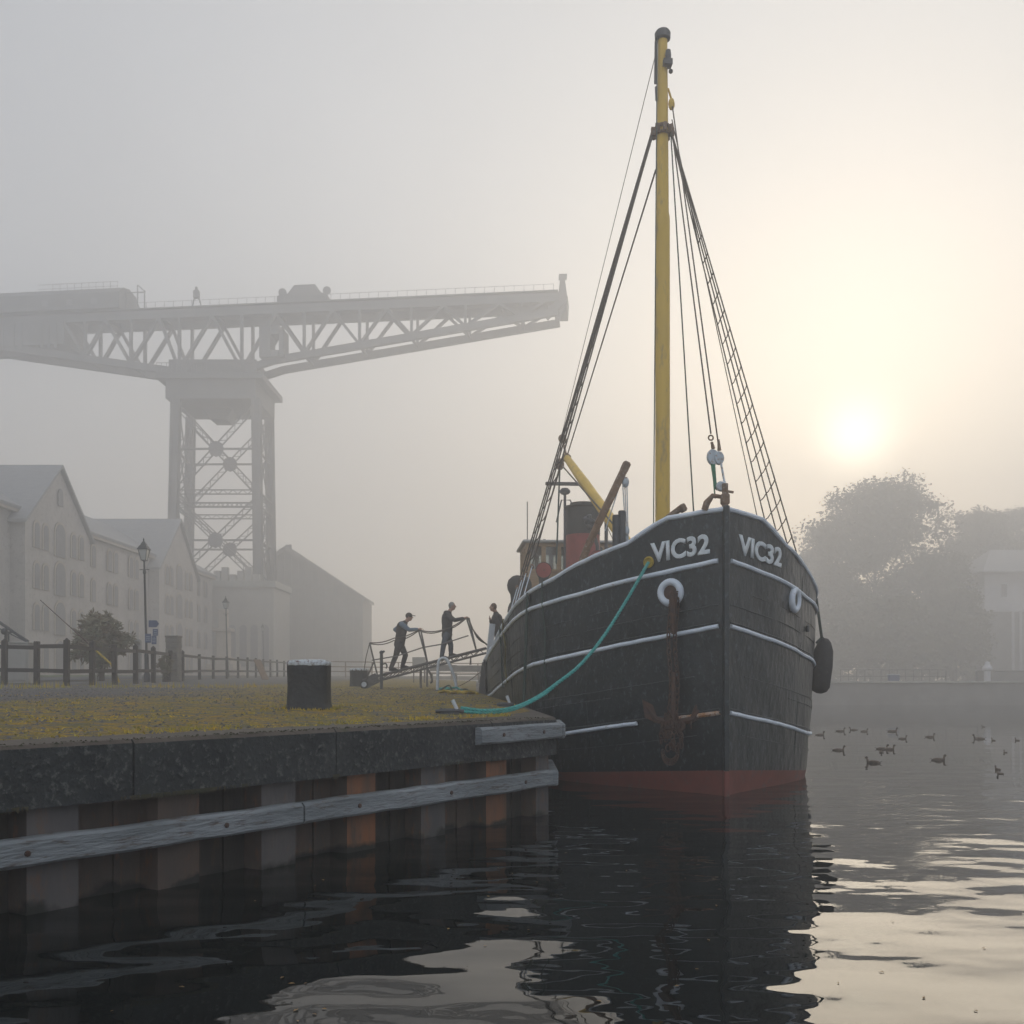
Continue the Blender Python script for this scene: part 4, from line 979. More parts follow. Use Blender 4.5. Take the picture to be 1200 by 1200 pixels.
# gangway
GY = 28.0
def zp(u, v, dy=0): return at(420+u/6.667, 680+v/6.667, GY+dy)       # from the enlarged crop
gw = thing('gangway', 'aluminium truss gangway with rope handrails leading from quay up to the ship', 'gangway', gp(440, GY))
t0, t1, b0, b1 = zp(150,748), zp(1000,530), zp(80,805), zp(1000,568)
for dy in (-.3, .3):
    o = Vector((0,dy,0)); mb = MB(); mb.bar(t0+o, t1+o, .05, .05); mb.bar(b0+o, b1+o, .04, .04); n = 22
    for i in range(n):
        a = lerp(.02, .98, i/n); b_ = lerp(.02, .98, (i+1)/n)
        A = (t0 if i%2 else b0).lerp(t1 if i%2 else b1, a); B = (b0 if i%2 else t0).lerp(b1 if i%2 else t1, b_); mb.bar(A+o, B+o, .022, .022)
    mb.build('side_truss', M['galv'], gw)
mb = MB(); n = 26
for i in range(n+1):
    c_ = t0.lerp(t1, i/n) + Vector((0,0,-.01)); mb.box(c_, (.05,.56,.02), (0,-math.atan2(t1.z-t0.z, t1.x-t0.x),0))
mb.box((t0+t1)/2+Vector((0,0,-.03)), ((t1-t0).length,.54,.012), (0,-math.atan2(t1.z-t0.z, t1.x-t0.x),0)); mb.build('walkway', M['galv'], gw)
stan = [((150,748),(88,488)), ((540,645),(472,395)), ((920,545),(845,290))]
for dy in (-.3, .3):
    for k, (f_, t_) in enumerate(stan):
        sh_ = 18 if dy > 0 and k else 0
        mb = MB(); mb.tube([zp(f_[0],f_[1],dy), zp(t_[0]+sh_,t_[1]+4,dy)], .024, 8); mb.build('stanchion', M['galv'], gw)
    if dy < 0:
        mb = MB(); mb.tube([zp(88,488,dy), zp(60,600,dy), zp(45,700,dy)], .012, 6); mb.build('side_chain', M['wire'], gw)
for dy, o in ((-.3,0), (.3,6)):
    top = [(88,488+o), (280,452+o*3), (472,388+o), (660,388+o), (850,285+o)]
    mb = MB(); ps = []
    for a, b_ in zip(top, top[1:]):
        for k in range(6): q = k/6; ps.append(zp(lerp(a[0],b_[0],q), lerp(a[1],b_[1],q)+ (14+o)*math.sin(math.pi*q), dy))
    ps.append(zp(850,285+o,dy)); mb.tube(ps, .016, 6); mb.build('hand_rope', M['wire'], gw)
    mb = MB(); mb.tube([zp(105,625,dy), zp(300,592,dy), zp(505,525,dy), zp(650,500,dy), zp(860,432,dy)], .018, 6); mb.build('mid_rail', M['galv'], gw)
    mb = MB(); mb.tube(spline([zp(850,285,dy), zp(900,390+o,dy), zp(960,462+o,dy), zp(1010,505+o,dy)],5), .014, 6); mb.tube(spline([zp(858,290,dy), zp(925,440+o,dy), zp(1000,495+o,dy)],5), .012, 6); mb.build('end_rope', M['wire'], gw)
for dy in (-.34, .34):
    c_ = zp(45,828,dy); c_.z = g(c_.x, c_.y)+.12
    mb = MB(); mb.torus(c_, .09, .035, 20, 8, (R(90),0,0)); wl = mb.build('wheel', M['tyre'], gw, smooth=True)
    mb = MB(); mb.lathe([(.0,-.03),(.075,-.03),(.075,.03),(0,.03)], c_, 14, (R(90),0,0)); mb.build('rim', M['white_paint'], wl)
c_ = zp(45,828,0); c_.z = g(c_.x,c_.y)+.12
mb = MB(); mb.tube([c_+Vector((0,-.34,0)), c_+Vector((0,.34,0))], .015, 6); mb.bar(c_, zp(150,760,0), .05, .3); mb.bar(c_, zp(120,640,-.3), .03,.03); mb.build('axle', M['galv'], gw)
mb = MB(); mb.tube(spline([zp(540,690,-.3), zp(565,740,-.3), zp(575,790,-.3), zp(560,800,-.3)],5), .03, 6); mb.build('support_leg', M['galv'], gw)
mb = MB(); mb.tube([zp(878,590,-.3), zp(876,660,-.3)], [.015,.03], 6); mb.build('shackle', M['dark_metal'], gw)

# ---------------------------------------------------------------- people
def skinned(chains, sub=1):
    """overlapping closed limbs, later fused into one surface by the voxel remesh"""
    bm = bmesh.new()
    for ch in chains:
        for (p, r), (q, s_) in zip(ch, ch[1:]):
            p, q = Vector(p), Vector(q); L_ = (q-p).length; n = max(2, int(L_/.04)); mb = MB()
            mb.tube([p.lerp(q, i/n) for i in range(n+1)], [lerp(r, s_, i/n)*(1+.05*math.sin(math.pi*i/n)) for i in range(n+1)], 14); mb.ball(p, r, 14, 10); mb.ball(q, s_, 14, 10)
            for k in range(3):
                pass
            t_ = bpy.data.meshes.new('t'); t_.from_pydata(mb.v, [], mb.f); bm.from_mesh(t_); bpy.data.meshes.remove(t_)
    bmesh.ops.recalc_face_normals(bm, faces=bm.faces); me = bpy.data.meshes.new('s'); bm.to_mesh(me); bm.free(); return me
def join_remesh(meshes, mbs, voxel, its=2):
    bm = bmesh.new()
    for m_ in meshes: bm.from_mesh(m_)
    for b_ in mbs:
        t_ = bpy.data.meshes.new('t'); t_.from_pydata(b_.v, [], b_.f); bm.from_mesh(t_)
    bmesh.ops.recalc_face_normals(bm, faces=bm.faces); me = bpy.data.meshes.new('j'); bm.to_mesh(me); bm.free(); o = bpy.data.objects.new('j', me); col.objects.link(o)
    md = o.modifiers.new('r', 'REMESH'); md.mode = 'VOXEL'; md.voxel_size = voxel; md.use_smooth_shade = True
    sm_ = o.modifiers.new('s', 'SMOOTH'); sm_.factor = .5; sm_.iterations = its
    bpy.context.view_layer.update(); out = bpy.data.meshes.new_from_object(o.evaluated_get(bpy.context.evaluated_depsgraph_get()))
    bpy.data.objects.remove(o); return out
def put(me, name, m, parent):
    me.materials.clear(); me.materials.append(m); me.name = name; me.polygons.foreach_set('use_smooth', [True]*len(me.polygons))
    o = bpy.data.objects.new(name, me); col.objects.link(o); o.parent = parent; return o
def hand_chain(wrist, dirv, palm_n, side):
    """palm and five separate, slightly curled fingers"""
    d = dirv.normalized(); n = palm_n.normalized(); s = d.cross(n).normalized()*side; mbs = []
    mb = MB(); mb.tube([wrist-d*.02, wrist+d*.03, wrist+d*.085], [.026,.034,.032], 10); mbs.append(mb)
    for k, L_ in enumerate((.070,.080,.074,.058)):
        r0 = wrist + d*.08 + s*(.026-.0175*k); mb = MB(); mb.tube([r0-d*.015, r0+d*L_*.45, r0+d*L_*.8-n*.018, r0+d*L_*.95-n*.04], [.0098,.0095,.0088,.007], 6); mbs.append(mb)
    r0 = wrist + d*.025 + s*.026; mb = MB(); mb.tube([r0, r0+d*.025+s*.025-n*.01, r0+d*.055+s*.03-n*.025], [.012,.0115,.009], 6); mbs.append(mb)
    return mbs
def person(label, J, top, legs, hair, facing=1, cap=False, hood=False, vest=None):
    base_ = (J['foot_n']+J['foot_f'])/2; base_.z = min(J['foot_n'].z, J['foot_f'].z)-.03
    pr = thing('person', label, 'person', base_)
    W = {k: v-base_ for k, v in J.items()}; X = Vector((facing,0,0)); Y_ = Vector((0,1,0))
    chest, hip, neck, head = W['chest'], W['hip'], W['neck'], W['head']
    sn, sf = W['chest']+Vector((0,-.17,.06)), W['chest']+Vector((0,.17,.06)); hn, hf = hip+Vector((0,-.09,-.03)), hip+Vector((0,.09,-.03))
    def arm(s): return W['elbow_'+s], W['hand_'+s]
    up = (neck-hip).normalized(); mid = hip.lerp(chest, .5)
    chains = [[(hip,.12),(mid,.125),(chest,.14),(chest+(neck-chest)*.6,.075),(neck,.055),(head-Vector((facing*.01,0,.05)),.06)]]
    for s, sh_, hp in (('n', sn, hn), ('f', sf, hf)):
        e, h_ = arm(s); k_, f_ = W['knee_'+s], W['foot_'+s]
        chains.append([(chest,.09),(sh_,.062),(e,.044),(h_,.028)])
        chains.append([(hip,.10),(hp,.092),(k_,.058),(f_+Vector((0,0,.06)),.042),(f_+X*.12-Vector((0,0,.005)),.032)])
    body = skinned(chains, 1)
    tilt = J.get('tilt', 0) if isinstance(J.get('tilt', 0), float) else 0
    mbs = []; hm = MB(); hm.ball(head, (.092,.075,.118), 16, 12); mbs.append(hm)
    hm = MB(); hm.ball(head+X*.025-Vector((0,0,.06)), (.062,.055,.06), 12, 8); mbs.append(hm)                     # jaw
    hm = MB(); hm.tube([head+X*.085+Vector((0,0,.02)), head+X*.115-Vector((0,0,.022)), head+X*.088-Vector((0,0,.03))], [.012,.016,.012], 6); mbs.append(hm)   # nose
    for q in (-1,1):
        hm = MB(); hm.ball(head+Vector((-facing*.005,q*.078,-.005)), (.02,.012,.032), 8, 6); mbs.append(hm)        # ears
    for s in ('n','f'):
        e, h_ = arm(s); mbs += hand_chain(h_, (h_-e), Vector((0,0,1)) if abs((h_-e).normalized().z) < .8 else X, 1 if s == 'n' else -1)
    b_ = join_remesh([body], mbs, .011); bo = put(b_, 'body', M['skin'], pr)
    for q in (-1,1):
        mb = MB(); mb.ball(head+X*.082+Vector((0,q*.03,.012)), .011, 8, 6); mb.build('eye', M['cloth_black'], pr, smooth=True, world=False)
    mb = MB(); mb.tube([head+X*.083+Vector((0,-.022,-.058)), head+X*.09+Vector((0,0,-.058)), head+X*.083+Vector((0,.022,-.058))], .006, 5); mb.build('mouth', M['hair_brown'], pr, world=False)
    # jacket
    ch = [[(hip-up*.05,.155),(hip+up*.05,.15),(mid,.152),(chest,.165),(chest+(neck-chest)*.7,.085)]]
    for s, sh_ in (('n', sn), ('f', sf)):
        if vest: continue
        e, h_ = arm(s); ch.append([(chest,.10),(sh_,.080),(e,.062),(e.lerp(h_,.86),.048)])
    if vest:
        put(join_remesh([skinned(ch,1)], [], .014), 'vest', M[vest], pr)
        ch = [[(sh_, .080), (arm(s)[0], .058), (arm(s)[0].lerp(arm(s)[1],.86), .045)] for s, sh_ in (('n',sn),('f',sf))]
        for c_ in ch: put(join_remesh([skinned([c_],1)], [], .014), 'sleeve', M[top], pr)
    else:
        ex = []
        if hood: hm = MB(); hm.ball(neck-X*.09+Vector((0,0,-.03)), (.09,.11,.06), 12, 8); ex.append(hm)
        put(join_remesh([skinned(ch,1)], ex, .014), 'jacket', M[top], pr)
    lg = [[(hip,.135)]+[(hp,.108),(W['knee_'+s],.078),(W['foot_'+s]+Vector((0,0,.07)),.062)] for s, hp in (('n',hn),('f',hf))]
    put(join_remesh([skinned(lg,1)], [], .014), 'trousers', M[legs], pr)
    for s in ('n','f'):
        f_ = W['foot_'+s]; mb = MB(); mb.tube([f_-X*.06+Vector((0,0,.03)), f_+Vector((0,0,.035)), f_+X*.12+Vector((0,0,.012)), f_+X*.19+Vector((0,0,.005))], [.045,.052,.044,.028], 10); mb.bbox(f_+X*.065-Vector((0,0,.022)), (.27,.09,.022), .008)
        mb.build('shoe', M['cloth_black'], pr, smooth=True, world=False)
    mb = MB()
    if cap:
        mb.ball(head+Vector((-facing*.005,0,.035)), (.104,.088,.098), 16, 10); mb.bbox(head+X*.13+Vector((0,0,.045)), (.12,.13,.014), .006, (0,R(12)*facing,0)); mb.build('cap', M['cloth_vest'], pr, smooth=True, world=False)
    else:
        mb.ball(head+Vector((-facing*.018,0,.024)), (.094,.083,.108), 16, 10); mb.ball(head+Vector((-facing*.05,0,-.03)), (.05,.066,.06), 12, 8); mb.build('hair', M[hair], pr, smooth=True, world=False)
    return pr
def hj(**k):
    J = {}
    for n_, v in k.items(): J[n_] = zp(v[0], v[1], v[2] if len(v) > 2 else 0)
    return J
person('person in a dark gilet, blue sleeves and peaked cap leaning forward up the gangway',
    hj(head=(396,287), neck=(372,322), chest=(342,362), hip=(322,488), elbow_n=(398,388,-.24), hand_n=(470,382,-.28), elbow_f=(285,385,.20), hand_f=(330,425,.22),
       knee_n=(292,592,-.10), foot_n=(256,700,-.12), knee_f=(368,585,.10), foot_f=(345,682,.12)), 'cloth_blue', 'cloth_black', 'hair_grey', 1, cap=True, vest='cloth_vest')
person('grey haired person in dark hooded jacket and jeans holding the gangway rail',
    hj(head=(733,203), neck=(712,243), chest=(694,290), hip=(692,420), elbow_n=(752,312,-.24), hand_n=(826,296,-.28), elbow_f=(672,352,.22), hand_f=(700,400,.24),
       knee_n=(664,512,-.10), foot_n=(652,608,-.12), knee_f=(722,505,.10), foot_f=(722,588,.12)), 'cloth_black', 'cloth_jean', 'hair_grey', 1, hood=True)
person('short haired person in dark clothes standing on the ship looking back at the gangway',
    hj(head=(1052,212), neck=(1072,248), chest=(1082,300), hip=(1102,425), elbow_n=(1112,375,-.22), hand_n=(1112,440,-.24), elbow_f=(1045,350,.16), hand_f=(1032,312,.1),
       knee_n=(1092,525,-.08), foot_n=(1090,622,-.10), knee_f=(1112,525,.10), foot_f=(1112,618,.12)), 'cloth_vest', 'cloth_black', 'hair_brown', -1)

# ---------------------------------------------------------------- fence, lamps, posts
FP = [(-92,50,803),(-40,51,803),(5,51.5,802.5),(43,51,802),(78,53,800.5),(108,50,799),(134.5,47.5,797.5),(159,44,796),(180,41,794.5),(197.5,37.5,793),(214,35,791.5),(234,30,792.5),(250,27.5,792.5),(266,26.5,793),(279,25,792.5),(290,24,792),(300,22.5,791.5),(309,21.5,791),(317,20.5,790),(325,19.7,789.5),(333,19,788.5),(341,18.4,788)]
fence = thing('timber_fence', 'dark post and rail timber fence curving away along the quay', 'fence', gp(78, 23.5)); tops = []
for k, (px, h_, yb_) in enumerate(FP):
    Y = 1.12*F/h_; p = gp(px, Y, -.05); big = k < 11; wd = .125 if k < 10 else .11; lean = random.uniform(-.02,.02) + (.06 if k == 9 else 0)
    mb = MB(); q = p + Vector((lean,0,1.17+random.uniform(-.02,.03))); mb.bar(p, q, wd, wd, (0,1,0), .012)
    if big and k % 3: mb.lathe([(wd*.5,0),(.01,.05)], q, 4)
    mb.build('post', M['fence_wood'], fence); tops.append(p)
for a, b_ in zip(tops, tops[1:]):
    for h_, th in ((1.02,.10), (.42,.10)):
        mb = MB(); d_ = (b_-a).normalized(); u = Vector((d_.y,-d_.x,0))*.0; mb.bar(a+Vector((0,0,h_+random.uniform(-.02,.02)))+u, b_+Vector((0,0,h_+random.uniform(-.02,.02)))+u, .05, th); mb.build('rail', M['fence_wood'], fence)
# pale metal railing across the head of the quay
mf = thing('metal_railing', 'thin rust coloured metal railing across the far head of the quay', 'railing', gp(383, 66))
for k in range(9):
    p = gp(343+k*31, 66.0, -.05); mb = MB(); mb.tube([p, p+Vector((0,0,1.15))], .045, 6); mb.build('post', M['rusty'], mf)
for h_ in (1.1, .75, .42):
    mb = MB(); mb.tube([gp(343,66,h_), gp(591,66,h_)], .035, 6); mb.build('rail', M['rusty'], mf)
# utility cabinet behind the fence, leaning board, benches
def boxy(name, label, cat, c, d, m, rz=0, parts=True):
    o = thing(name, label, cat, c, rz); mb = MB(); mb.bbox((0,0,d[2]/2), d, .02); mb.build('body', M[m], o, world=False)
    mb = MB(); mb.bbox((0,0,d[2]+.02), (d[0]+.06,d[1]+.06,.04), .01); mb.build('lid', M[m], o, world=False)
    if parts: mb = MB(); mb.bbox((0,-d[1]/2-.01,d[2]*.5), (d[0]*.86,.02,d[2]*.82), .008); mb.build('door', M[m], o, world=False)
    return o
boxy('utility_cabinet', 'grey metal cabinet standing behind the leftmost fence bay', 'cabinet', gp(23, 25.5), (.72,.5,1.08), 'shed_wall')
lb = gp(305, 45); mb = MB(); mb.bar(lb+Vector((.25,0,0)), lb+Vector((-.2,.15,.95)), .55, .04, bev=.01); tag(mb.build('leaning_board', M['rusty'], None), 'brown board leaning against the far part of the timber fence', 'board')
def bench(px, Y, label):
    b_ = thing('bench', label, 'bench', gp(px, Y), 0); mb = MB(); mb.bbox((0,0,.44),(1.5,.4,.05),.01); mb.build('seat', M['stone'], b_, world=False)
    mb = MB(); mb.bbox((0,.2,.75),(1.5,.05,.35),.01); mb.build('backrest', M['stone'], b_, world=False)
    for s in (-.6,.6):
        mb = MB(); mb.bbox((s,.02,.21),(.08,.36,.42),.01); mb.build('leg', M['stone'], b_, world=False)
bench(519, 52, 'pale bench in the mist seen beneath the gangway'); bench(548, 50, 'second pale bench between the hoop and the ship')
sb_ = gp(491,44); b_ = thing('notice_board', 'dark grey notice board seen through the gangway rails', 'sign', sb_)
mb = MB(); mb.bbox((0,0,.95),(.62,.06,.5),.02); mb.build('panel', M['shed_wall'], b_, world=False)
for s in (-.25,.25):
    mb = MB(); mb.tube([(s,.05,0),(s,.05,1.15)], .03, 6); mb.build('leg', M['galv'], b_, world=False)

# street lamps: one lantern head on a slender post, then copies
def make_lamp():
    o = thing('street_lamp', 'x', 'street lamp'); H_ = 4.05
    mb = MB(); mb.lathe([(.11,0),(.11,.25),(.075,.32),(.07,.9),(.05,1.0),(.038,1.1),(.033,H_-.45),(.055,H_-.42),(.05,H_-.34),(.03,H_-.3),(.028,H_-.05),(.06,H_)], (0,0,0), 12); mb.tube([(-.16,0,H_-.3),(.16,0,H_-.3)], .012, 6)
    mb.build('pole', M['lamp_black'], o, smooth=True, world=False)
    ln = MB()
    for k in range(4):
        a = math.pi/4+k*math.pi/2; ln.bar((.085*math.cos(a)*1.2,.085*math.sin(a)*1.2,H_), (.20*math.cos(a),.20*math.sin(a),H_+.36), .018)
    ln.lathe([(.12,0),(.12,.015)], (0,0,H_), 4, (0,0,math.pi/4)); ln.lathe([(.24,.36),(.245,.38),(.14,.50),(.11,.52),(.11,.55),(.04,.63),(.02,.66),(.035,.69),(.01,.75)], (0,0,H_), 4, (0,0,math.pi/4))
    l_ = ln.build('lantern', M['lamp_black'], o, world=False)
    mb = MB(); mb.lathe([(.105,.01),(.19,.355)], (0,0,H_), 4, (0,0,math.pi/4)); mb.build('glass', M['glass_pale'], l_, world=False)
    return o
lamp0 = make_lamp()
for k, (px, Y, lab) in enumerate(((172.5,31.5,'tall black street lamp carrying blue signs beyond the timber fence'), (266.8,56,'street lamp half faded by mist between the warehouses and the tower'), (309.5,86,'faint street lamp close in front of the steel tower base'), (338,122,'faintest and farthest street lamp in front of the shed'))):
    o = lamp0 if k == 0 else copy_tree(lamp0); o.location = gp(px, Y); o['label'] = lab; o['group'] = 'Victorian street lamps along the quay'
    if k == 0: o.rotation_euler = (0, R(-1.4), 0)
sg = MB(); p = gp(172.5,31.5)
def arrow(c, w_, h_, tipd): return [Vector(c)+Vector(v) for v in ((-w_/2,0,-h_/2),(w_/2-tipd,0,-h_/2),(w_/2,0,0),(w_/2-tipd,0,h_/2),(-w_/2,0,h_/2))]
signs = thing('direction_sign', 'cluster of blue direction signs fixed low on the nearest street lamp', 'sign', (p.x,p.y-.08,p.z+1.0))
mb = MB(); mb.prism(arrow(at(180.5,731,31.4), .34, .23, .09), (0,-.02,0)); mb.build('arrow_panel', M['sign_blue'], signs)
for px, py, w_, h_ in ((182,741,.17,.22), (173.5,748,.20,.30), (180.5,750,.16,.28)):
    mb = MB(); mb.bbox(at(px,py,31.42), (w_,.02,h_), .006); mb.build('sign_panel', M['sign_blue'], signs)
    q = at(px,py,31.405); mb = MB()
    for k in range(3): mb.box(q+Vector((0,0,(k-1)*.06)), (w_*.66,.004,.012))
    mb.build('sign_lines', M['white_paint'], signs)
def pillar(px, Y, w_, h_, label, m='stone'):
    o = thing('gate_pillar', label, 'pillar', gp(px, Y)); mb = MB()
    for k in range(int(h_/.2)): mb.bbox((random.uniform(-.008,.008),0,.1+k*.2), (w_,w_,.196), .015)
    mb.build('shaft', M[m], o, world=False); mb = MB(); mb.bbox((0,0,int(h_/.2)*.2+.03),(w_*1.12,w_*1.12,.07),.02); mb.build('cap_stone', M[m], o, world=False)
pillar(203.5, 34.5, .44, 1.65, 'square stone gate pillar rising above the fence rails beside a shrub'); 
o = thing('rounded_post', 'slim pale post with a rounded top left of the gate pillar', 'post', gp(161.5, 38)); mb = MB(); mb.bbox((0,0,.75),(.26,.16,1.5),.02); mb.lathe([(.0,-.08),(.13,-.08),(.13,.08),(0,.08)], (0,0,1.5), 16, (R(90),0,0)); mb.build('panel', M['far_stone'], o, world=False)
# lifting barrier poles
o = thing('barrier_pole', 'slanting thin pole with a yellow lower end leaning behind the fence', 'pole', gp(130,30)); a, b_ = at(47,703,30.5), at(130,778,30)
mb = MB(); mb.tube([a, a.lerp(b_,.74)], [.012,.022], 8); mb.build('upper_pole', M['dark_rust'], o); mb = MB(); mb.tube([a.lerp(b_,.74), b_, gp(140,30)], [.03,.032,.032], 8); mb.build('lower_pole', M['yellow_rope'], o)
o = thing('boat_trailer', 'dark trailer frame with a slanting arm at the extreme left edge', 'trailer', gp(6,26)); mb = MB()
mb.bar(at(-4,727,26), at(33,752,26), .07, .07); mb.bar(at(-4,735,26), at(31,752,26), .03, .03); mb.build('arm', M['dark_metal'], o)
mb = MB(); mb.bar(at(7,737,26), gp(7,26), .06,.06); mb.bar(at(4,741,26), at(14,741,26), .05,.05); mb.ball(at(5,740,26), .09); mb.bar(at(10,742,26), gp(11,26), .03,.03); mb.build('frame', M['dark_metal'], o)
# ---------------------------------------------------------------- plants
def leaf_cloud(mb, c, r, n, size, rnd, el=1.6, shell=.45):
    for i in range(n):
        d_ = Vector((rnd.gauss(0,1), rnd.gauss(0,1), rnd.gauss(0,1))).normalized(); q = (shell + (1-shell)*rnd.random())*1.0
        p = Vector(c) + Vector((d_.x*r[0], d_.y*r[1], d_.z*r[2]))*q
        u = Vector((rnd.gauss(0,1), rnd.gauss(0,1), rnd.gauss(0,.6))).normalized(); v = u.orthogonal().normalized(); v = (v + u.cross(v)*rnd.gauss(0,1)).normalized(); s = size*rnd.uniform(.6,1.3)
        mb.add([p-u*s*el/2, p+v*s*.45, p+u*s*el/2, p-v*s*.4], [(0,1,2,3)])
def tree(label, px, Y, ytop, hw, seed, group=None, leaves=6500, squash=1.0, size=.42, low=.12):
    rnd = random.Random(seed); x0 = (px-600)/F*Y; gz = g(x0, Y); H_ = HC+(HY-ytop)/F*Y - gz; W_ = hw/F*Y
    t = thing('broadleaf_tree', label, 'tree', (x0,Y,gz), 0, group); mb = MB()
    mb.tube([(0,0,-.1),(.1,0,H_*.2),(-.1,.1,H_*.45),(.05,0,H_*.75)], [.42,.33,.24,.09], 10); clumps = []
    for i in range(120):
        a = rnd.uniform(0,6.28); v = rnd.random()**.85; zz_ = lerp(low, .94, v); env = math.sqrt(max(0,1-((zz_-.55)/(.47 if zz_ > .55 else .75))**2)); rr = W_*env*math.sqrt(rnd.random())*.86
        clumps.append(Vector((math.cos(a)*rr, math.sin(a)*rr*squash, H_*zz_)))
    clumps.append(Vector((0,0,H_*.93)))
    for c_ in clumps[::6]:
        s_ = Vector((0,0,max(H_*.15,c_.z*.6))); mb.tube([s_, s_.lerp(c_,.5)+Vector((0,0,.2)), c_], [.14,.08,.03], 6)
    mb.build('trunk', M['bark'], t, smooth=True, world=False)
    cb = MB(); per = leaves//len(clumps)
    for c_ in clumps:
        q = rnd.uniform(.75,1.35)*W_*.24; leaf_cloud(cb, c_, (q*1.15,q*1.15,q*.85), int(per*q/(W_*.24)), size, rnd, 1.3, .2)
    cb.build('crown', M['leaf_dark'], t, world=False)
G_ = 'trees crowding the far bank'
tree('biggest broadleaf tree, its domed crown just below the pale sun', 1026, 138, 562, 92, 3, G_, 46000)
tree('tree at the right with a bumpy top beside the domed tree', 1146, 150, 592, 48, 5, G_, 22000)
tree('tree cut by the right edge of the picture above the white house', 1196, 160, 590, 50, 8, G_, 20000)
tree('lower tree whose branches spread left of the domed crown to the ship', 968, 146, 634, 48, 9, G_, 20000)
tree('low rounded tree filling the gap below the two tallest crowns', 1092, 132, 650, 62, 11, G_, 20000, low=.05)
tree('low bushy tree at the water side just right of the ship', 975, 122, 705, 52, 12, G_, 10000, low=.02)
tree('low bushy tree at the foot of the domed tree by the bank', 1045, 118, 700, 54, 13, G_, 10000, low=.02)
tree('low bushy tree at the waterside left of the white house', 1118, 121, 690, 44, 14, G_, 9000, low=.02)
def shrub(label, px, Y, ytop, hw, seed, stems=16):
    rnd = random.Random(seed); x0 = (px-600)/F*Y; gz = g(x0, Y); H_ = HC+(HY-ytop)/F*Y-gz; W_ = hw/F*Y
    t = thing('leafy_shrub', label, 'shrub', (x0,Y,gz)); mb = MB(); lf = MB()
    for i in range(stems):
        a = rnd.uniform(0,6.28); k = rnd.uniform(.15,1); tip = Vector((math.cos(a)*W_*k, math.sin(a)*W_*.7*k, H_*rnd.uniform(.5,.97)*(1.05-.35*k))); midp = Vector((tip.x*.35, tip.y*.35, tip.z*.65))
        pts = spline([Vector((rnd.gauss(0,.05),rnd.gauss(0,.05),0)), midp, tip, tip+Vector((math.cos(a)*.12*W_,0,-.06*H_))], 5); mb.tube(pts, .009, 5)
        for p in pts[4:]:
            for _ in range(9):
                d_ = Vector((rnd.gauss(0,1), rnd.gauss(0,1), rnd.gauss(0,.6)-.1)).normalized(); L_ = rnd.uniform(.10,.21)*H_/2; s = d_.orthogonal().normalized()*L_*.16; q = p+Vector((rnd.gauss(0,.05),rnd.gauss(0,.05),rnd.gauss(0,.05)))*H_*.42
                lf.add([q, q+d_*L_*.5+s, q+d_*L_, q+d_*L_*.5-s], [(0,1,2,3)])
    mb.build('stem', M['bark'], t, world=False); lf.build('foliage', M['leaf_bush'], t, world=False)
shrub('large arching shrub with long leaves growing behind the timber fence', 119, 33, 713, 33, 10, 80)
shrub('small weedy shrub at the foot of the stone gate pillar', 193, 33, 764, 13, 6, 18)

# ---------------------------------------------------------------- buildings on the left
def arch(w_, h_, n=8):
    return [(-w_/2,0),(w_/2,0)] + [(w_/2*math.cos(math.pi*k/n), h_-w_/2+w_/2*math.sin(math.pi*k/n)) for k in range(n+1)]
whs = thing('brick_warehouse', 'long four storey brick sugar warehouse with gabled bays and arched windows', 'warehouse', (-31,64,g(-31,64)))
XW = -31.9; zg = g(-31,70)-.3
def P3(x,y,z): return Vector((x,y,z))
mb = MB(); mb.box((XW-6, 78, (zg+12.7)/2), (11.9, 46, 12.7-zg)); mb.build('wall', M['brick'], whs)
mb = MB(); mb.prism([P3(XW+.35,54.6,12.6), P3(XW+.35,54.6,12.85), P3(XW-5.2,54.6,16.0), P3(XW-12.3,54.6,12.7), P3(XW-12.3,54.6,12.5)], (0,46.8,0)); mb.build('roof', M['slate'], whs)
def wing(yc, hw, za, ze, out):
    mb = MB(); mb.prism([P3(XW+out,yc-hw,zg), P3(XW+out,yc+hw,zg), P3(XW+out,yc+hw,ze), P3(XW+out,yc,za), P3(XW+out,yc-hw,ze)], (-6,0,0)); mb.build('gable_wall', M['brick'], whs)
    mb = MB()
    for s in (-1,1):
        sl_ = (za-ze)/hw; e = .35
        a, b_ = P3(XW+out+.25, yc, za+.12), P3(XW+out+.25, yc+s*(hw+e), ze-sl_*e+.12)
        mb.prism([a, b_, b_+Vector((0,0,.22)), a+Vector((0,0,.22))], (-9.2,0,0))
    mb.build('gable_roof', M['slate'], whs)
wing(64.9, 4.6, 16.1, 11.9, .9); wing(88.2, 5.0, 16.4, 11.6, .9)
mb = MB(); mb.box((XW+.1,78,12.55),(.5,45.9,.25)); mb.build('eaves_course', M['cream_brick'], whs)
cnt = 0
def window(y, z, w_, h_, x):
    mb = MB(); poly = arch(w_+.36, h_+.2); mb.prism([P3(x+.02, y+a, z+b_-.02) for a, b_ in poly], (.05,0,0)); f_ = mb.build('window', M['cream_brick'], whs)
    mb = MB(); poly = arch(w_, h_); mb.prism([P3(x+.075, y+a, z+b_) for a, b_ in poly], (.02,0,0)); mb.build('pane', M['window_dark'], f_)
rowsz = [(10.3,1.75), (7.65,1.75), (4.95,1.75), (2.3,1.75)]
for z, h_ in rowsz:
    for yc in (64.9, 88.2):
        window(yc, z-.2, 1.35, h_+.5, XW+.9)
        for d_ in (-3.2,-2.0,2.0,3.2): window(yc+d_, z, .62, h_-.1, XW+.9)
    for y in (70.9,72.1,75.0,76.2,79.2,80.4,57.0,58.2,95.0,96.4,98.6): window(y, z, .62, h_-.1, XW)
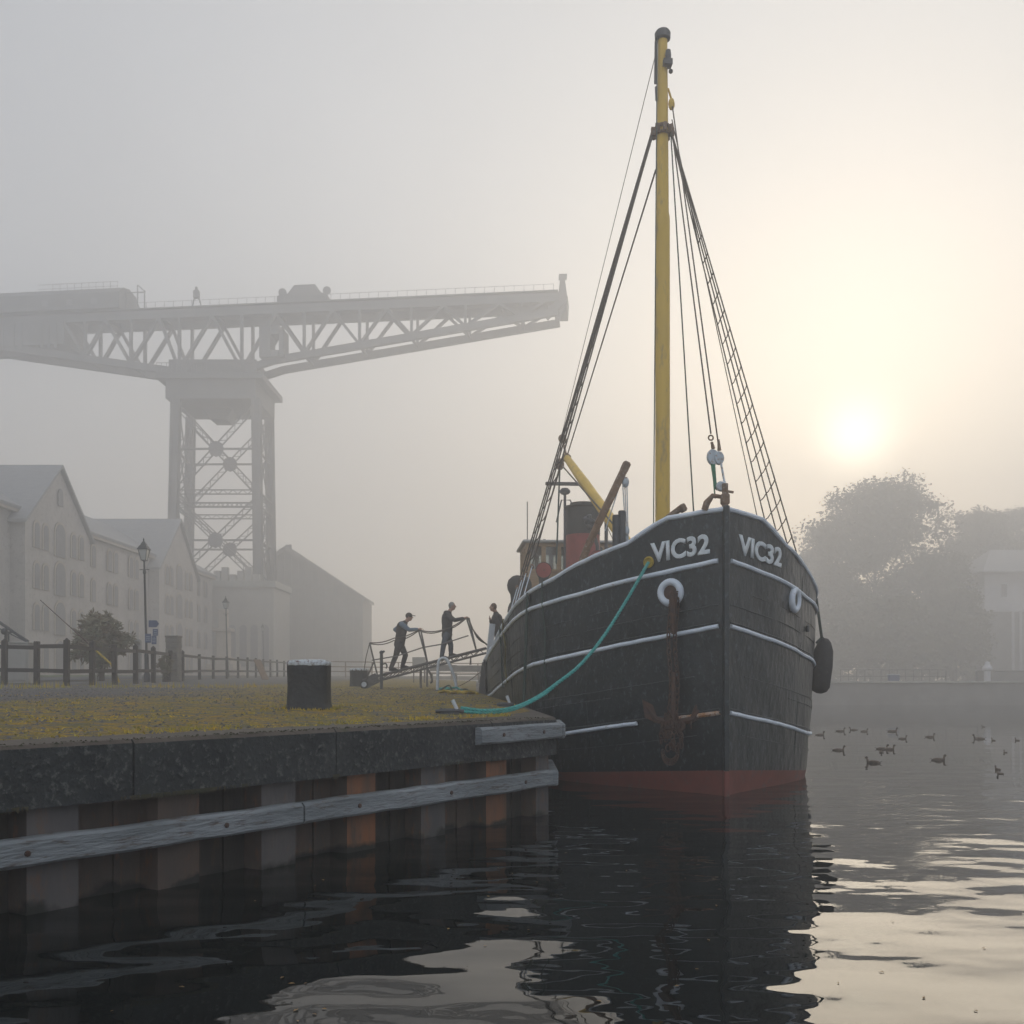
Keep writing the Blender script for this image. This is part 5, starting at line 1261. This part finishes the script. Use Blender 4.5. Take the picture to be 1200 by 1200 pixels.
mb = MB(); mb.prism([P3(XW+.95, 64.9+a*.8, 13.6+b_) for a, b_ in arch(.9,1.2)], (.04,0,0)); mb.build('gable_vent', M['window_dark'], whs)
# the nearer block at the picture's edge
nb = thing('brick_block', 'steep roofed brick block cut off by the left edge of the picture', 'building', (-33.5,54,g(-33,54)))
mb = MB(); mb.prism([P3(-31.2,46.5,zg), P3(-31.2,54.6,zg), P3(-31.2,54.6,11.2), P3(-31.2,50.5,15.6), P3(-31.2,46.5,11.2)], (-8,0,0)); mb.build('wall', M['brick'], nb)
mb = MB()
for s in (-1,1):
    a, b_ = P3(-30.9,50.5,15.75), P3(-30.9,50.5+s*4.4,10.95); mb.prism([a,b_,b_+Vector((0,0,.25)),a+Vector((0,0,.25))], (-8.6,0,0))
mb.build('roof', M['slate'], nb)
for z in (2.3,5,7.7):
    for y in (48.6, 50.5, 52.6):
        mb = MB(); mb.prism([P3(-31.2+.02, y+a, z+b_) for a, b_ in arch(1.0,1.9)], (.04,0,0)); f_ = mb.build('window', M['cream_brick'], nb)
        mb = MB(); mb.prism([P3(-31.2+.065, y+a, z+b_) for a, b_ in arch(.7,1.7)], (.02,0,0)); mb.build('pane', M['window_dark'], f_)
# gabled shed
shed = thing('gabled_shed', 'large plain shed with a steep gable right of the steel tower', 'shed', (-29.6,124,g(-29,124)))
za, ze = HC+155*124/F, HC+95*124/F; xl, xr = -39.4, (425-600)/F*124; xa = (335-600)/F*124
mb = MB(); mb.prism([P3(xl,124,zg), P3(xr,124,zg), P3(xr,124,ze), P3(xa,124,za), P3(xl,124,ze-.5)], (0,8,0)); mb.build('wall', M['shed_wall'], shed)
mb = MB(); a, b_ = P3(xa,123.9,za+.15), P3(xr+.3,123.9,ze+.0); mb.prism([a+Vector((0,0,-.1)), b_+Vector((0,0,-.1)), b_+Vector((0,0,.3)), a+Vector((0,0,.3))], (0,8.4,0))
c_ = P3(xl-.3,123.9,ze-.55); mb.prism([a+Vector((0,0,-.1)), c_, c_+Vector((0,0,.4)), a+Vector((0,0,.3))], (0,8.4,0)); mb.build('roof', M['pale_roof'], shed)
mb = MB(); mb.bar(a+Vector((0,-.25,-.1)), b_+Vector((0,-.25,-.1)), .12, .55); mb.bar(a+Vector((0,-.25,-.1)), c_+Vector((0,-.25,0)), .12, .55); mb.build('barge_board', M['shed_wall'], shed)
mb = MB()
for i in range(22):
    x = lerp(xl+.5, xr-.4, i/21); top_ = lerp(ze, za, max(0, 1-abs(x-xa)/(xr-xa if x > xa else xa-xl))); mb.box((x,123.95,(zg+top_)/2), (.22,.12,top_-zg-.5))
mb.build('cladding_ribs', M['shed_wall'], shed)
mb = MB(); mb.box((xa+.4,123.92,za+.2),(.7,.5,.6)); mb.build('ridge_cap', M['slate'], shed)
# low flat block round the tower foot
lbk = thing('flat_roofed_block', 'low flat roofed block with a pale ledge at the foot of the tower', 'building', (-31,104,g(-31,104)))
x0, x1 = (236-600)/F*104, (320-600)/F*104; zt = HC+112*104/F
mb = MB(); mb.box(((x0+x1)/2,108,(zg+zt)/2),(x1-x0,7.6,zt-zg)); mb.build('wall', M['shed_wall'], lbk)
mb = MB(); mb.box(((x0+x1)/2,108,zt+.15),(x1-x0+.5,8.1,.7)); mb.build('ledge', M['pale_roof'], lbk)
for i in range(6):
    x = lerp(x0+.9, x1-.9, i/5); mb = MB(); mb.prism([P3(x+a, 104.17, 3.2+b_) for a, b_ in arch(.8,4.6)], (0,-.04,0)); f_ = mb.build('window', M['window_dark'], lbk)
for i in range(7):
    x = lerp(x0+.6, x0+5.8, i/6); mb = MB(); mb.box((x,105,zt+.9+.2*(i%3)),(.7,.6,.8+.4*(i%3))); mb.build('chimney_pot', M['shed_wall'], lbk)
# pale monument base
mo = thing('stone_monument', 'pale stepped stone monument in the mist before the flat roofed block', 'monument', gp(262,80)); mb = MB()
for k, (w_, h_) in enumerate(((3.0,.5),(2.3,.5),(1.7,.5),(1.0,2.2),(1.5,.3),(.7,1.6))):
    z = [0,.5,1.0,1.5,3.7,4.0][k]; mb.bbox((0,0,z+h_/2),(w_,w_,h_-.004),.04)
mb.build('stepped_plinth', M['cream_brick'], mo, world=False)

# ---------------------------------------------------------------- the giant cantilever crane
CX, CY = -35.3, 116.0
crane = thing('cantilever_crane', 'giant grey steel cantilever crane with lattice tower fading into the fog', 'crane', (CX,CY,g(CX,CY)))
def member(name, a, b_, w_, h_=None, m='crane', up=(0,1,0)):
    mb = MB(); mb.bar(a, b_, w_, h_ or w_, up); return mb.build(name, M[m], crane)
def lattice(name, a, b_, w_, par=crane, ch=.14):       # laced box member: two chords with zigzag lacing
    a = Vector(a); b_ = Vector(b_); d_ = (b_-a).normalized(); up = Vector((0,1,0)); s = up.cross(d_)
    s = (s.normalized() if s.length > .1 else Vector((1,0,0)))*w_/2; mb = MB(); n = max(4, int((b_-a).length/(w_*1.1)))
    for q in (-1,1): mb.bar(a+s*q, b_+s*q, ch, ch)
    for i in range(n):
        p, r_ = a.lerp(b_, i/n), a.lerp(b_, (i+1)/n); mb.bar(p+s*(1 if i%2 else -1), r_+s*(-1 if i%2 else 1), .07, .07)
    return mb.build(name, M['crane'], par)
zt_ = HC+330*112/F
legs = {}
for key_, pxb, pxt, Y in (('a',199,206.5,112), ('b',304,300.5,112), ('c',219,223.5,120), ('d',320,315.5,120)):
    bt_ = Vector(((pxb-600)/F*Y, Y, g(-35,Y)-.2)); tp = Vector(((pxt-600)/F*Y, Y, zt_)); legs[key_] = (bt_, tp)
    mb = MB(); n = 18
    w_ = .95
    for q in (-1,1):
        for s in (-1,1): mb.bar(bt_+Vector((q*.38,s*.38,0)), tp+Vector((q*.38,s*.38,0)), .26, .26)
    for q in (-1,1): mb.bar(bt_+Vector((0,q*.42,0)), tp+Vector((0,q*.42,0)), .8, .05)
    for i in range(n):
        p, r_ = bt_.lerp(tp,i/n), bt_.lerp(tp,(i+1)/n); s = 1 if i%2 else -1
        for q in (-1,1): mb.bar(p+Vector((q*.42,-s*.38,0)), r_+Vector((q*.42,s*.38,0)), .06, .12)
    mb.build('tower_leg', M['crane'], crane)
def on(l, z): a, b_ = legs[l]; return a.lerp(b_, (z-a.z)/(b_.z-a.z))
def zy(py, Y=112): return HC+(HY-py)/F*Y
levels = [zy(470), zy(581), zy(684), zy(784)]
for f in (('a','b'),('c','d'),('a','c'),('b','d')):
    for k in range(3):
        z1, z0 = levels[k]-.4, levels[k+1]+.3
        lattice('brace', on(f[0],z1), on(f[1],z0), .62); lattice('brace', on(f[1],z1), on(f[0],z0), .62)
        zc_ = (z1+z0)/2; c_ = (on(f[0],zc_)+on(f[1],zc_))/2
        member('tie', on(f[0],zc_), on(f[1],zc_), .22)
        if f[0]+f[1] in ('ab','cd'): mb = MB(); mb.lathe([(.95,-.06),(.95,.06)], c_, 8, (R(90),0,0)); mb.build('gusset_plate', M['crane'], crane)
    for z in levels[1:3]:
        lattice('girder', on(f[0],z+.45), on(f[1],z+.45), .5); lattice('girder', on(f[0],z-1.1), on(f[1],z-1.1), .5)
# cap of the tower
mb = MB(); mb.box((CX-.2,CY,zy(456)+0), (10.6,9.0,2.5)); mb.build('tower_cap', M['crane'], crane)
mb = MB(); mb.prism([P3(CX-6.5,CY-5,zy(446)), P3(CX+6.0,CY-5,zy(446)), P3(CX+6.0,CY-5,zy(443)+.4), P3(CX-6.5,CY-5,zy(443)+.4)], (0,10,0)); mb.build('platform', M['crane'], crane)
mb = MB()
for i in range(22): x = CX-6.4+i*.585; mb.bar((x,CY-4.9,zy(443)+.4),(x,CY-4.9,zy(443)+1.5),.05)
mb.bar((CX-6.4,CY-4.9,zy(443)+1.5),(CX+5.9,CY-4.9,zy(443)+1.5),.06); mb.build('platform_rail', M['crane'], crane)
mb = MB(); mb.lathe([(4.6,-.3),(4.6,1.0),(4.2,1.1),(4.2,1.7)], (CX,CY,zy(441)), 24); mb.build('slewing_ring', M['crane'], crane)
mb = MB(); mb.box((CX-.6,CY,zy(427)), (10.5,5,2.2)); mb.build('machinery_deck', M['crane'], crane)
mb = MB(); mb.prism([P3(CX-1.5,CY-.8,zt_-1.4), P3(CX+.5,CY-.8,zt_-1.4), P3(CX+1.3,CY-.8,zt_-.2), P3(CX-2.3,CY-.8,zt_-.2)], (0,3,0)); mb.build('pivot_housing', M['crane'], crane)
# jib
jd = Vector((70,-7.6,0)).normalized(); jn = Vector((-jd.y, jd.x, 0)); J0 = Vector((CX+.5,CY,0))
def s_of(px):                                  # distance along the jib where it is seen at column px
    k = (px-600)/F; return (k*J0.y - J0.x)/(jd.x - k*jd.y)
def jp(s, z, off=0): p = J0 + jd*s + jn*off; return Vector((p.x, p.y, z))
ZT = 46.1
s_tip, s_l = s_of(655), s_of(-40)
def zb_(s):
    if s > 0: return interp([(0,37.6),(s_of(327),39.6),(s_tip,44.0)], s)
    return interp([(s_l,43.3),(s_of(0),42.8),(s_of(51),41.8),(s_of(198),39.0),(0,37.8)], s)
OFF = 1.75
tops_ = [s_of(p) for p in (85,133,195,256,329,395,457,523,587,640)]; bots = [s_of(p) for p in (109,162,218,290,362,426,486,548,612)]
for o_ in (-OFF, OFF):
    mb = MB(); mb.bar(jp(s_l,ZT,o_), jp(s_tip,ZT,o_), .5, 1.0, (0,0,1)); mb.build('top_chord', M['crane'], crane)
    ss = [s_l, s_of(0), s_of(51), s_of(109), s_of(162), s_of(198), 0.0, s_of(327), s_of(362), s_of(486), s_tip]
    mb = MB()
    for a, b_ in zip(ss, ss[1:]): mb.bar(jp(a,zb_(a)+.45,o_), jp(b_,zb_(b_)+.45,o_), .5, .85, (0,0,1))
    mb.build('bottom_chord', M['crane'], crane)
    for k, sb2 in enumerate(bots):
        a, b_, c_ = jp(tops_[k],ZT-.4,o_), jp(sb2,zb_(sb2)+.6,o_), jp(tops_[k+1],ZT-.4,o_)
        wd = lerp(.62,.34,k/9) if k > 3 else .55
        member('diagonal', a, b_, .3, wd, up=tuple(jn)); member('diagonal', b_, c_, .3, wd, up=tuple(jn)); member('vertical', b_, jp(sb2,ZT-.4,o_), .3, wd*.8, up=tuple(jn))
for k, s in enumerate(tops_+bots):
    z = ZT if k < len(tops_) else zb_(s)+.4; member('cross_beam', jp(s,z,-OFF), jp(s,z,OFF), .25)
mb = MB(); mb.bar(jp(s_l,ZT+.75,0), jp(s_tip,ZT+.75,0), 4.2, .12, (0,0,1)); mb.build('walkway', M['crane'], crane)
n = 46; mb = MB()
for i in range(n):
    s = lerp(s_of(160), s_tip-.5, i/(n-1)); mb.bar(jp(s,ZT+.8,-2.0), jp(s,ZT+1.5,-2.0), .05)
mb.bar(jp(s_of(160),ZT+1.5,-2.0), jp(s_tip-.5,ZT+1.5,-2.0), .035); mb.build('walkway_rail', M['crane'], crane)
# ballast box, machinery house
def jbox(name, sa, sb3, z0, z1, off0, off1, par=crane, m='crane'):
    mb = MB(); mb.prism([jp(sa,z0,off0), jp(sb3,z0,off0), jp(sb3,z1,off0), jp(sa,z1,off0)], jn*(off1-off0)); return mb.build(name, M[m], par)
jbox('ballast_box', s_l+.1, s_of(87), 42.9, ZT-.2, -2.2, 2.2)
for px in (13, 27, 36, 60, 68, 76): jbox('plate_rib', s_of(px), s_of(px)+.35, 42.4, ZT-.5, -2.35, -2.205)
zh0, zh1 = ZT+.82, HC+(798-338)*117/F
mb = MB(); sa, sb3 = s_l, s_of(152); pr = [(-2.6,zh0),(2.6,zh0),(2.6,zh1-1.3),(1.6,zh1-.4),(0,zh1),(-1.6,zh1-.4),(-2.6,zh1-1.3)]
mb.prism([jp(sa,z,o_) for o_, z in pr], jd*(sb3-sa)); mh = mb.build('machinery_house', M['crane'], crane)
for px in (64,92,120): jbox('house_window', s_of(px), s_of(px)+.8, zh0+.5, zh0+1.2, -2.66, -2.605, mh, 'window_dark')
mb = MB()
for i in range(10): s = lerp(s_of(62), s_of(138), i/9); mb.bar(jp(s,zh1-.1,0), jp(s,zh1+1.1,0), .05)
for z in (1.1,.55): mb.bar(jp(s_of(45),zh1+z,0), jp(s_of(138),zh1+z,0), .05)
mb.build('roof_rail', M['crane'], mh)
mb = MB()
for px in (153,166,174): mb.bar(jp(s_of(px),ZT+.8,-1), jp(s_of(px),ZT+3.4+(.7 if px==166 else 0),-1), .12)
mb.bar(jp(s_of(151),ZT+3.2,-1), jp(s_of(175),ZT+3.2,-1), .12); mb.bar(jp(s_of(166),ZT+4.1,-1), jp(s_of(175),ZT+3.2,-1), .12); mb.build('access_frame', M['crane'], crane)
mb = MB()
for px, q in ((229,232.5),(241,236.5)): mb.bar(jp(s_of(px),ZT+.8,-1), jp(s_of(q),ZT+2.4,-1), .12)
mb.box(jp(s_of(234.5),ZT+2.6,-1), (.7,.5,.9)); mb.bar(jp(s_of(234.5),ZT+2.6,-1), jp(s_of(234.5),ZT+3.5,-1), .3); mb.build('warning_frame', M['crane'], crane)
# trolley on top, cab below, tip post
mb = MB(); zt2 = ZT+.85; mb.prism([jp(s_of(330),zt2,-1.6), jp(s_of(387),zt2,-1.6), jp(s_of(387),zt2+.9,-1.6), jp(s_of(380),zt2+1.1,-1.6), jp(s_of(374),zt2+2.1,-1.6), jp(s_of(350),zt2+2.1,-1.6), jp(s_of(342),zt2+1.1,-1.6), jp(s_of(330),zt2+.9,-1.6)], jn*3.2)
tr = mb.build('trolley', M['crane'], crane)
for px in (334.5, 386):
    mb = MB(); mb.bar(jp(s_of(px),zt2+.4,-1), jp(s_of(px),zt2+1.4,-1), .18); mb.lathe([(.5,-.1),(.5,.1)], jp(s_of(px),zt2+1.5,-1), 12, (R(90),0,0)); mb.build('sheave', M['crane'], tr)
cab = jbox('operator_cab', s_of(313), s_of(325.5), 40.2, 44.0, -2.6, -.8)
jbox('operator_cab', s_of(335.5), s_of(341), 40.2, 43.4, -2.6, -.8); jbox('cab_roof', s_of(326), s_of(335), 42.9, 44.0, -2.6, -.8); jbox('cab_floor', s_of(326), s_of(335), 40.2, 41.0, -2.6, -.8)
mb = MB(); a = s_of(650); mb.prism([jp(a,ZT-1.5,-1.6), jp(s_of(665),ZT-1.5,-1.6), jp(s_of(666),ZT+.2,-1.6), jp(s_of(662),ZT+.7,-1.6), jp(a,ZT+.7,-1.6)], jn*3.2); mb.build('jib_end', M['crane'], crane)
mb = MB(); mb.prism([jp(s_of(654.5),ZT+.8,-.6), jp(s_of(664.5),ZT+.8,-.6), jp(s_of(662),ZT+2.9,-.6), jp(s_of(657),ZT+2.9,-.6)], jn*1.2); mb.box(jp(s_of(659.5),ZT+3.1,0), (.95,.9,.4)); mb.build('tip_post', M['crane'], crane)
mb = MB(); mb.bar(jp(s_of(640),43.9,-1.7), jp(s_of(663),46.0,-1.7), .4, .9, (0,0,1)); mb.bar(jp(s_of(655),43.4,-1.7), jp(s_of(663),45.2,-1.7), .3, .3); mb.build('end_buffer', M['crane'], crane)

# ---------------------------------------------------------------- far bank on the right
hs = thing('white_house', 'pale rendered house under a dark roof at the right edge above the bank', 'house', (72,134,g(72,134)))
x0 = (1158-600)/F*128; zu = HC+(798-670)*128/F; zl = HC+(798-716)*128/F; gz = g(64,128)-.2
mb = MB(); mb.box((x0+7,133,(zl+zu)/2),(14,8,zu-zl)); mb.build('upper_wall', M['white_wall'], hs)
mb = MB(); mb.box((x0+7.3,133.3,(gz+zl)/2-.002),(13.4,7.4,zl-gz)); mb.build('lower_wall', M['far_stone'], hs)
mb = MB(); mb.prism([P3(x0-1.2,127,zu-.2), P3(x0+15,127,zu-.2), P3(x0+15,133,zu+3.4), P3(x0+2.8,133,zu+3.4)], (0,0,.25)); mb.prism([P3(x0-1.2,139,zu-.2), P3(x0+15,139,zu-.2), P3(x0+15,133,zu+3.4), P3(x0+2.8,133,zu+3.4)], (0,0,.25)); mb.prism([P3(x0-1.2,127,zu-.2), P3(x0-1.2,139,zu-.2), P3(x0+2.8,133,zu+3.4)], (0,0,.25)); mb.build('roof', M['slate'], hs)
mb = MB(); mb.bbox((x0+2.6,128.9,(zl+zu)/2+.2),(1.0,.1,1.9),.02); f_ = mb.build('window', M['white_paint'], hs); mb = MB(); mb.box((x0+2.6,128.85,(zl+zu)/2+.2),(.8,.04,1.7)); mb.build('pane', M['window_dark'], f_)
for px in (1187, 1196):
    p = at(px,760,128.1); mb = MB(); mb.box((p.x,128.1,(gz+zl)/2),(.28,.28,zl-gz-.01)); mb.build('porch_post', M['white_wall'], hs)
gwll = thing('garden_wall', 'low dark stone wall in front of the white house', 'wall', (42,70,g(42,70)))
xa_, xb_ = (1146-600)/F*70, (1215-600)/F*70; mb = MB(); mb.bbox(((xa_+xb_)/2,70.2,1.4+.45),(xb_-xa_,.4,.95),.03); mb.build('stone_course', M['far_stone'], gwll); mb = MB(); mb.bbox(((xa_+xb_)/2,70.2,2.36),(xb_-xa_+.1,.5,.07),.02); mb.build('coping', M['far_stone'], gwll)
wp = thing('white_post', 'short white post standing before the low stone wall', 'post', gp(1157,69)); mb = MB(); mb.lathe([(.22,0),(.22,.9),(.34,1.0),(.34,1.15),(.2,1.3),(.16,1.55),(.05,1.6)], (0,0,0), 12); mb.build('shaft', M['white_wall'], wp, smooth=True, world=False)
rl = thing('waterside_railing', 'thin grey railing on the far bank below the domed tree', 'railing', gp(1000,66))
for k in range(14):
    p = gp(985+k*9.5, 65.5); mb = MB(); mb.tube([p, p+Vector((0,0,.95))], .03, 5); mb.build('post', M['far_stone'], rl)
for h_ in (.95,.5): mb = MB(); mb.tube([gp(985,65.5,h_), gp(1109,65.5,h_)], .03, 5); mb.build('rail', M['far_stone'], rl)
lr = thing('life_buoy_box', 'small blue box beside the railing on the far bank', 'box', gp(1047,64.7)); mb = MB(); mb.bbox((0,0,.3),(.75,.3,.6),.04); mb.build('body', M['sign_blue'], lr, world=False); mb = MB(); mb.bbox((0,0,.62),(.82,.36,.06),.02); mb.build('lid', M['white_paint'], lr, world=False)

# ---------------------------------------------------------------- ducks
def make_duck():
    o = thing('duck', 'x', 'duck'); mb = MB(); R_ = []
    st = [(-.20,.035,.012),(-.17,.035,.035),(-.12,.03,.055),(-.05,.025,.072),(.03,.025,.075),(.09,.03,.062),(.13,.05,.042),(.145,.09,.028),(.15,.125,.024),(.16,.15,.030),(.175,.165,.032),(.195,.16,.024),(.205,.155,.014)]
    mb.tube([(x,0,z) for x, z, r in st], [r for x, z, r in st], 12); mb.build('body', [M['duck_brown']], o, smooth=True, world=False)
    mb = MB(); mb.ball((.172,0,.162), (.040,.034,.034), 10, 8); mb.build('head', M['duck_head'], o, smooth=True, world=False)
    mb = MB(); mb.bbox((.222,0,.150),(.05,.022,.012),.004,(0,R(10),0)); mb.build('bill', M['bill'], o, world=False)
    for s in (-1,1):
        mb = MB(); mb.ball((-.04,s*.058,.06),(.12,.02,.035),10,6,(0,R(-4),0)); mb.build('wing', M['duck_brown'], o, smooth=True, world=False)
    mb = MB(); mb.prism([(-.17,-.02,.05),(-.25,0,.085),(-.17,.02,.05)], (0,0,.012)); mb.build('tail', M['duck_head'], o, world=False)
    return o
dk = make_duck()
D = [(1100,891,0,1.0,'nearest duck, swimming right alone on the open water'), (1023,894,2.4,1.0,'duck facing away below the close pair'), (983,879.5,0,1.0,'lone duck swimming right not far from the hull'),
     (1034,878,0,1.0,'left duck of the close pair swimming together'), (1042,878.5,.1,1.0,'right duck of the close pair, pale patch on its face'), (1033,882,1.2,.8,'small duck just below the close pair'),
     (961,861.5,.1,1.0,'duck nearest to the hull in the far row'), (985,857,0,1.05,'long low duck second from the hull in the far row'), (1000,855.5,2.9,.9,'reddish duck third from the hull in the far row'),
     (1013,857.5,.3,.9,'duck fourth from the hull, head held high'), (1046,857.5,0,1.1,'biggest looking duck in the middle of the far row'), (1058,866,.2,.9,'small duck just below the middle of the far row'), (1090,864,.1,1.0,'duck swimming apart right of the middle of the far row'),
     (1147,866,3.0,1.1,'pale grey duck near the right end of the far row'), (1164,868,1.5,.7,'tiny dark duck right of the pale grey one'), (1192,868,1.6,.7,'tiny dark duck closest to the right edge'), (1178,882,1.4,.6,'tiny lone duck off the right edge, between two rows'), (1169,902,1.5,.65,'small dark duck lowest at the right, upper of two'), (1172,907,1.6,.65,'small dark duck lowest at the right, lower of two'), (1152,852,1.5,.7,'tiny dark duck farthest off near the right bank')]
for k, (px, py, a, s, lab) in enumerate(D):
    o = dk if k == 0 else copy_tree(dk); Y = F*HC/(py-HY); o.location = ((px-600)/F*Y, Y, -.022); s *= .74; o.scale = (s,s,s); o.rotation_euler = (0,0,a); o['label'] = lab; o['group'] = 'ducks swimming right of the ship'

# ---------------------------------------------------------------- the air
HZ = MB(); HZ.box((0, 100, 28.5), (520, 340, 61.5)); hz = HZ.build('haze', bpy.data.materials.new('haze'), world=False); tag(hz, kind='stuff')
hm = hz.data.materials[0]; hm.use_nodes = True; nt = hm.node_tree; nt.nodes.clear()
out_ = nt.nodes.new('ShaderNodeOutputMaterial'); vol = nt.nodes.new('ShaderNodeVolumePrincipled'); vol.inputs['Color'].default_value = (.93,.93,.94,1); vol.inputs['Density'].default_value = HAZE; vol.inputs['Anisotropy'].default_value = .55
nt.links.new(vol.outputs[0], out_.inputs['Volume'])
print('OBJS', len(sc.objects), 'WH', len(whs.children), 'CR', len(crane.children))
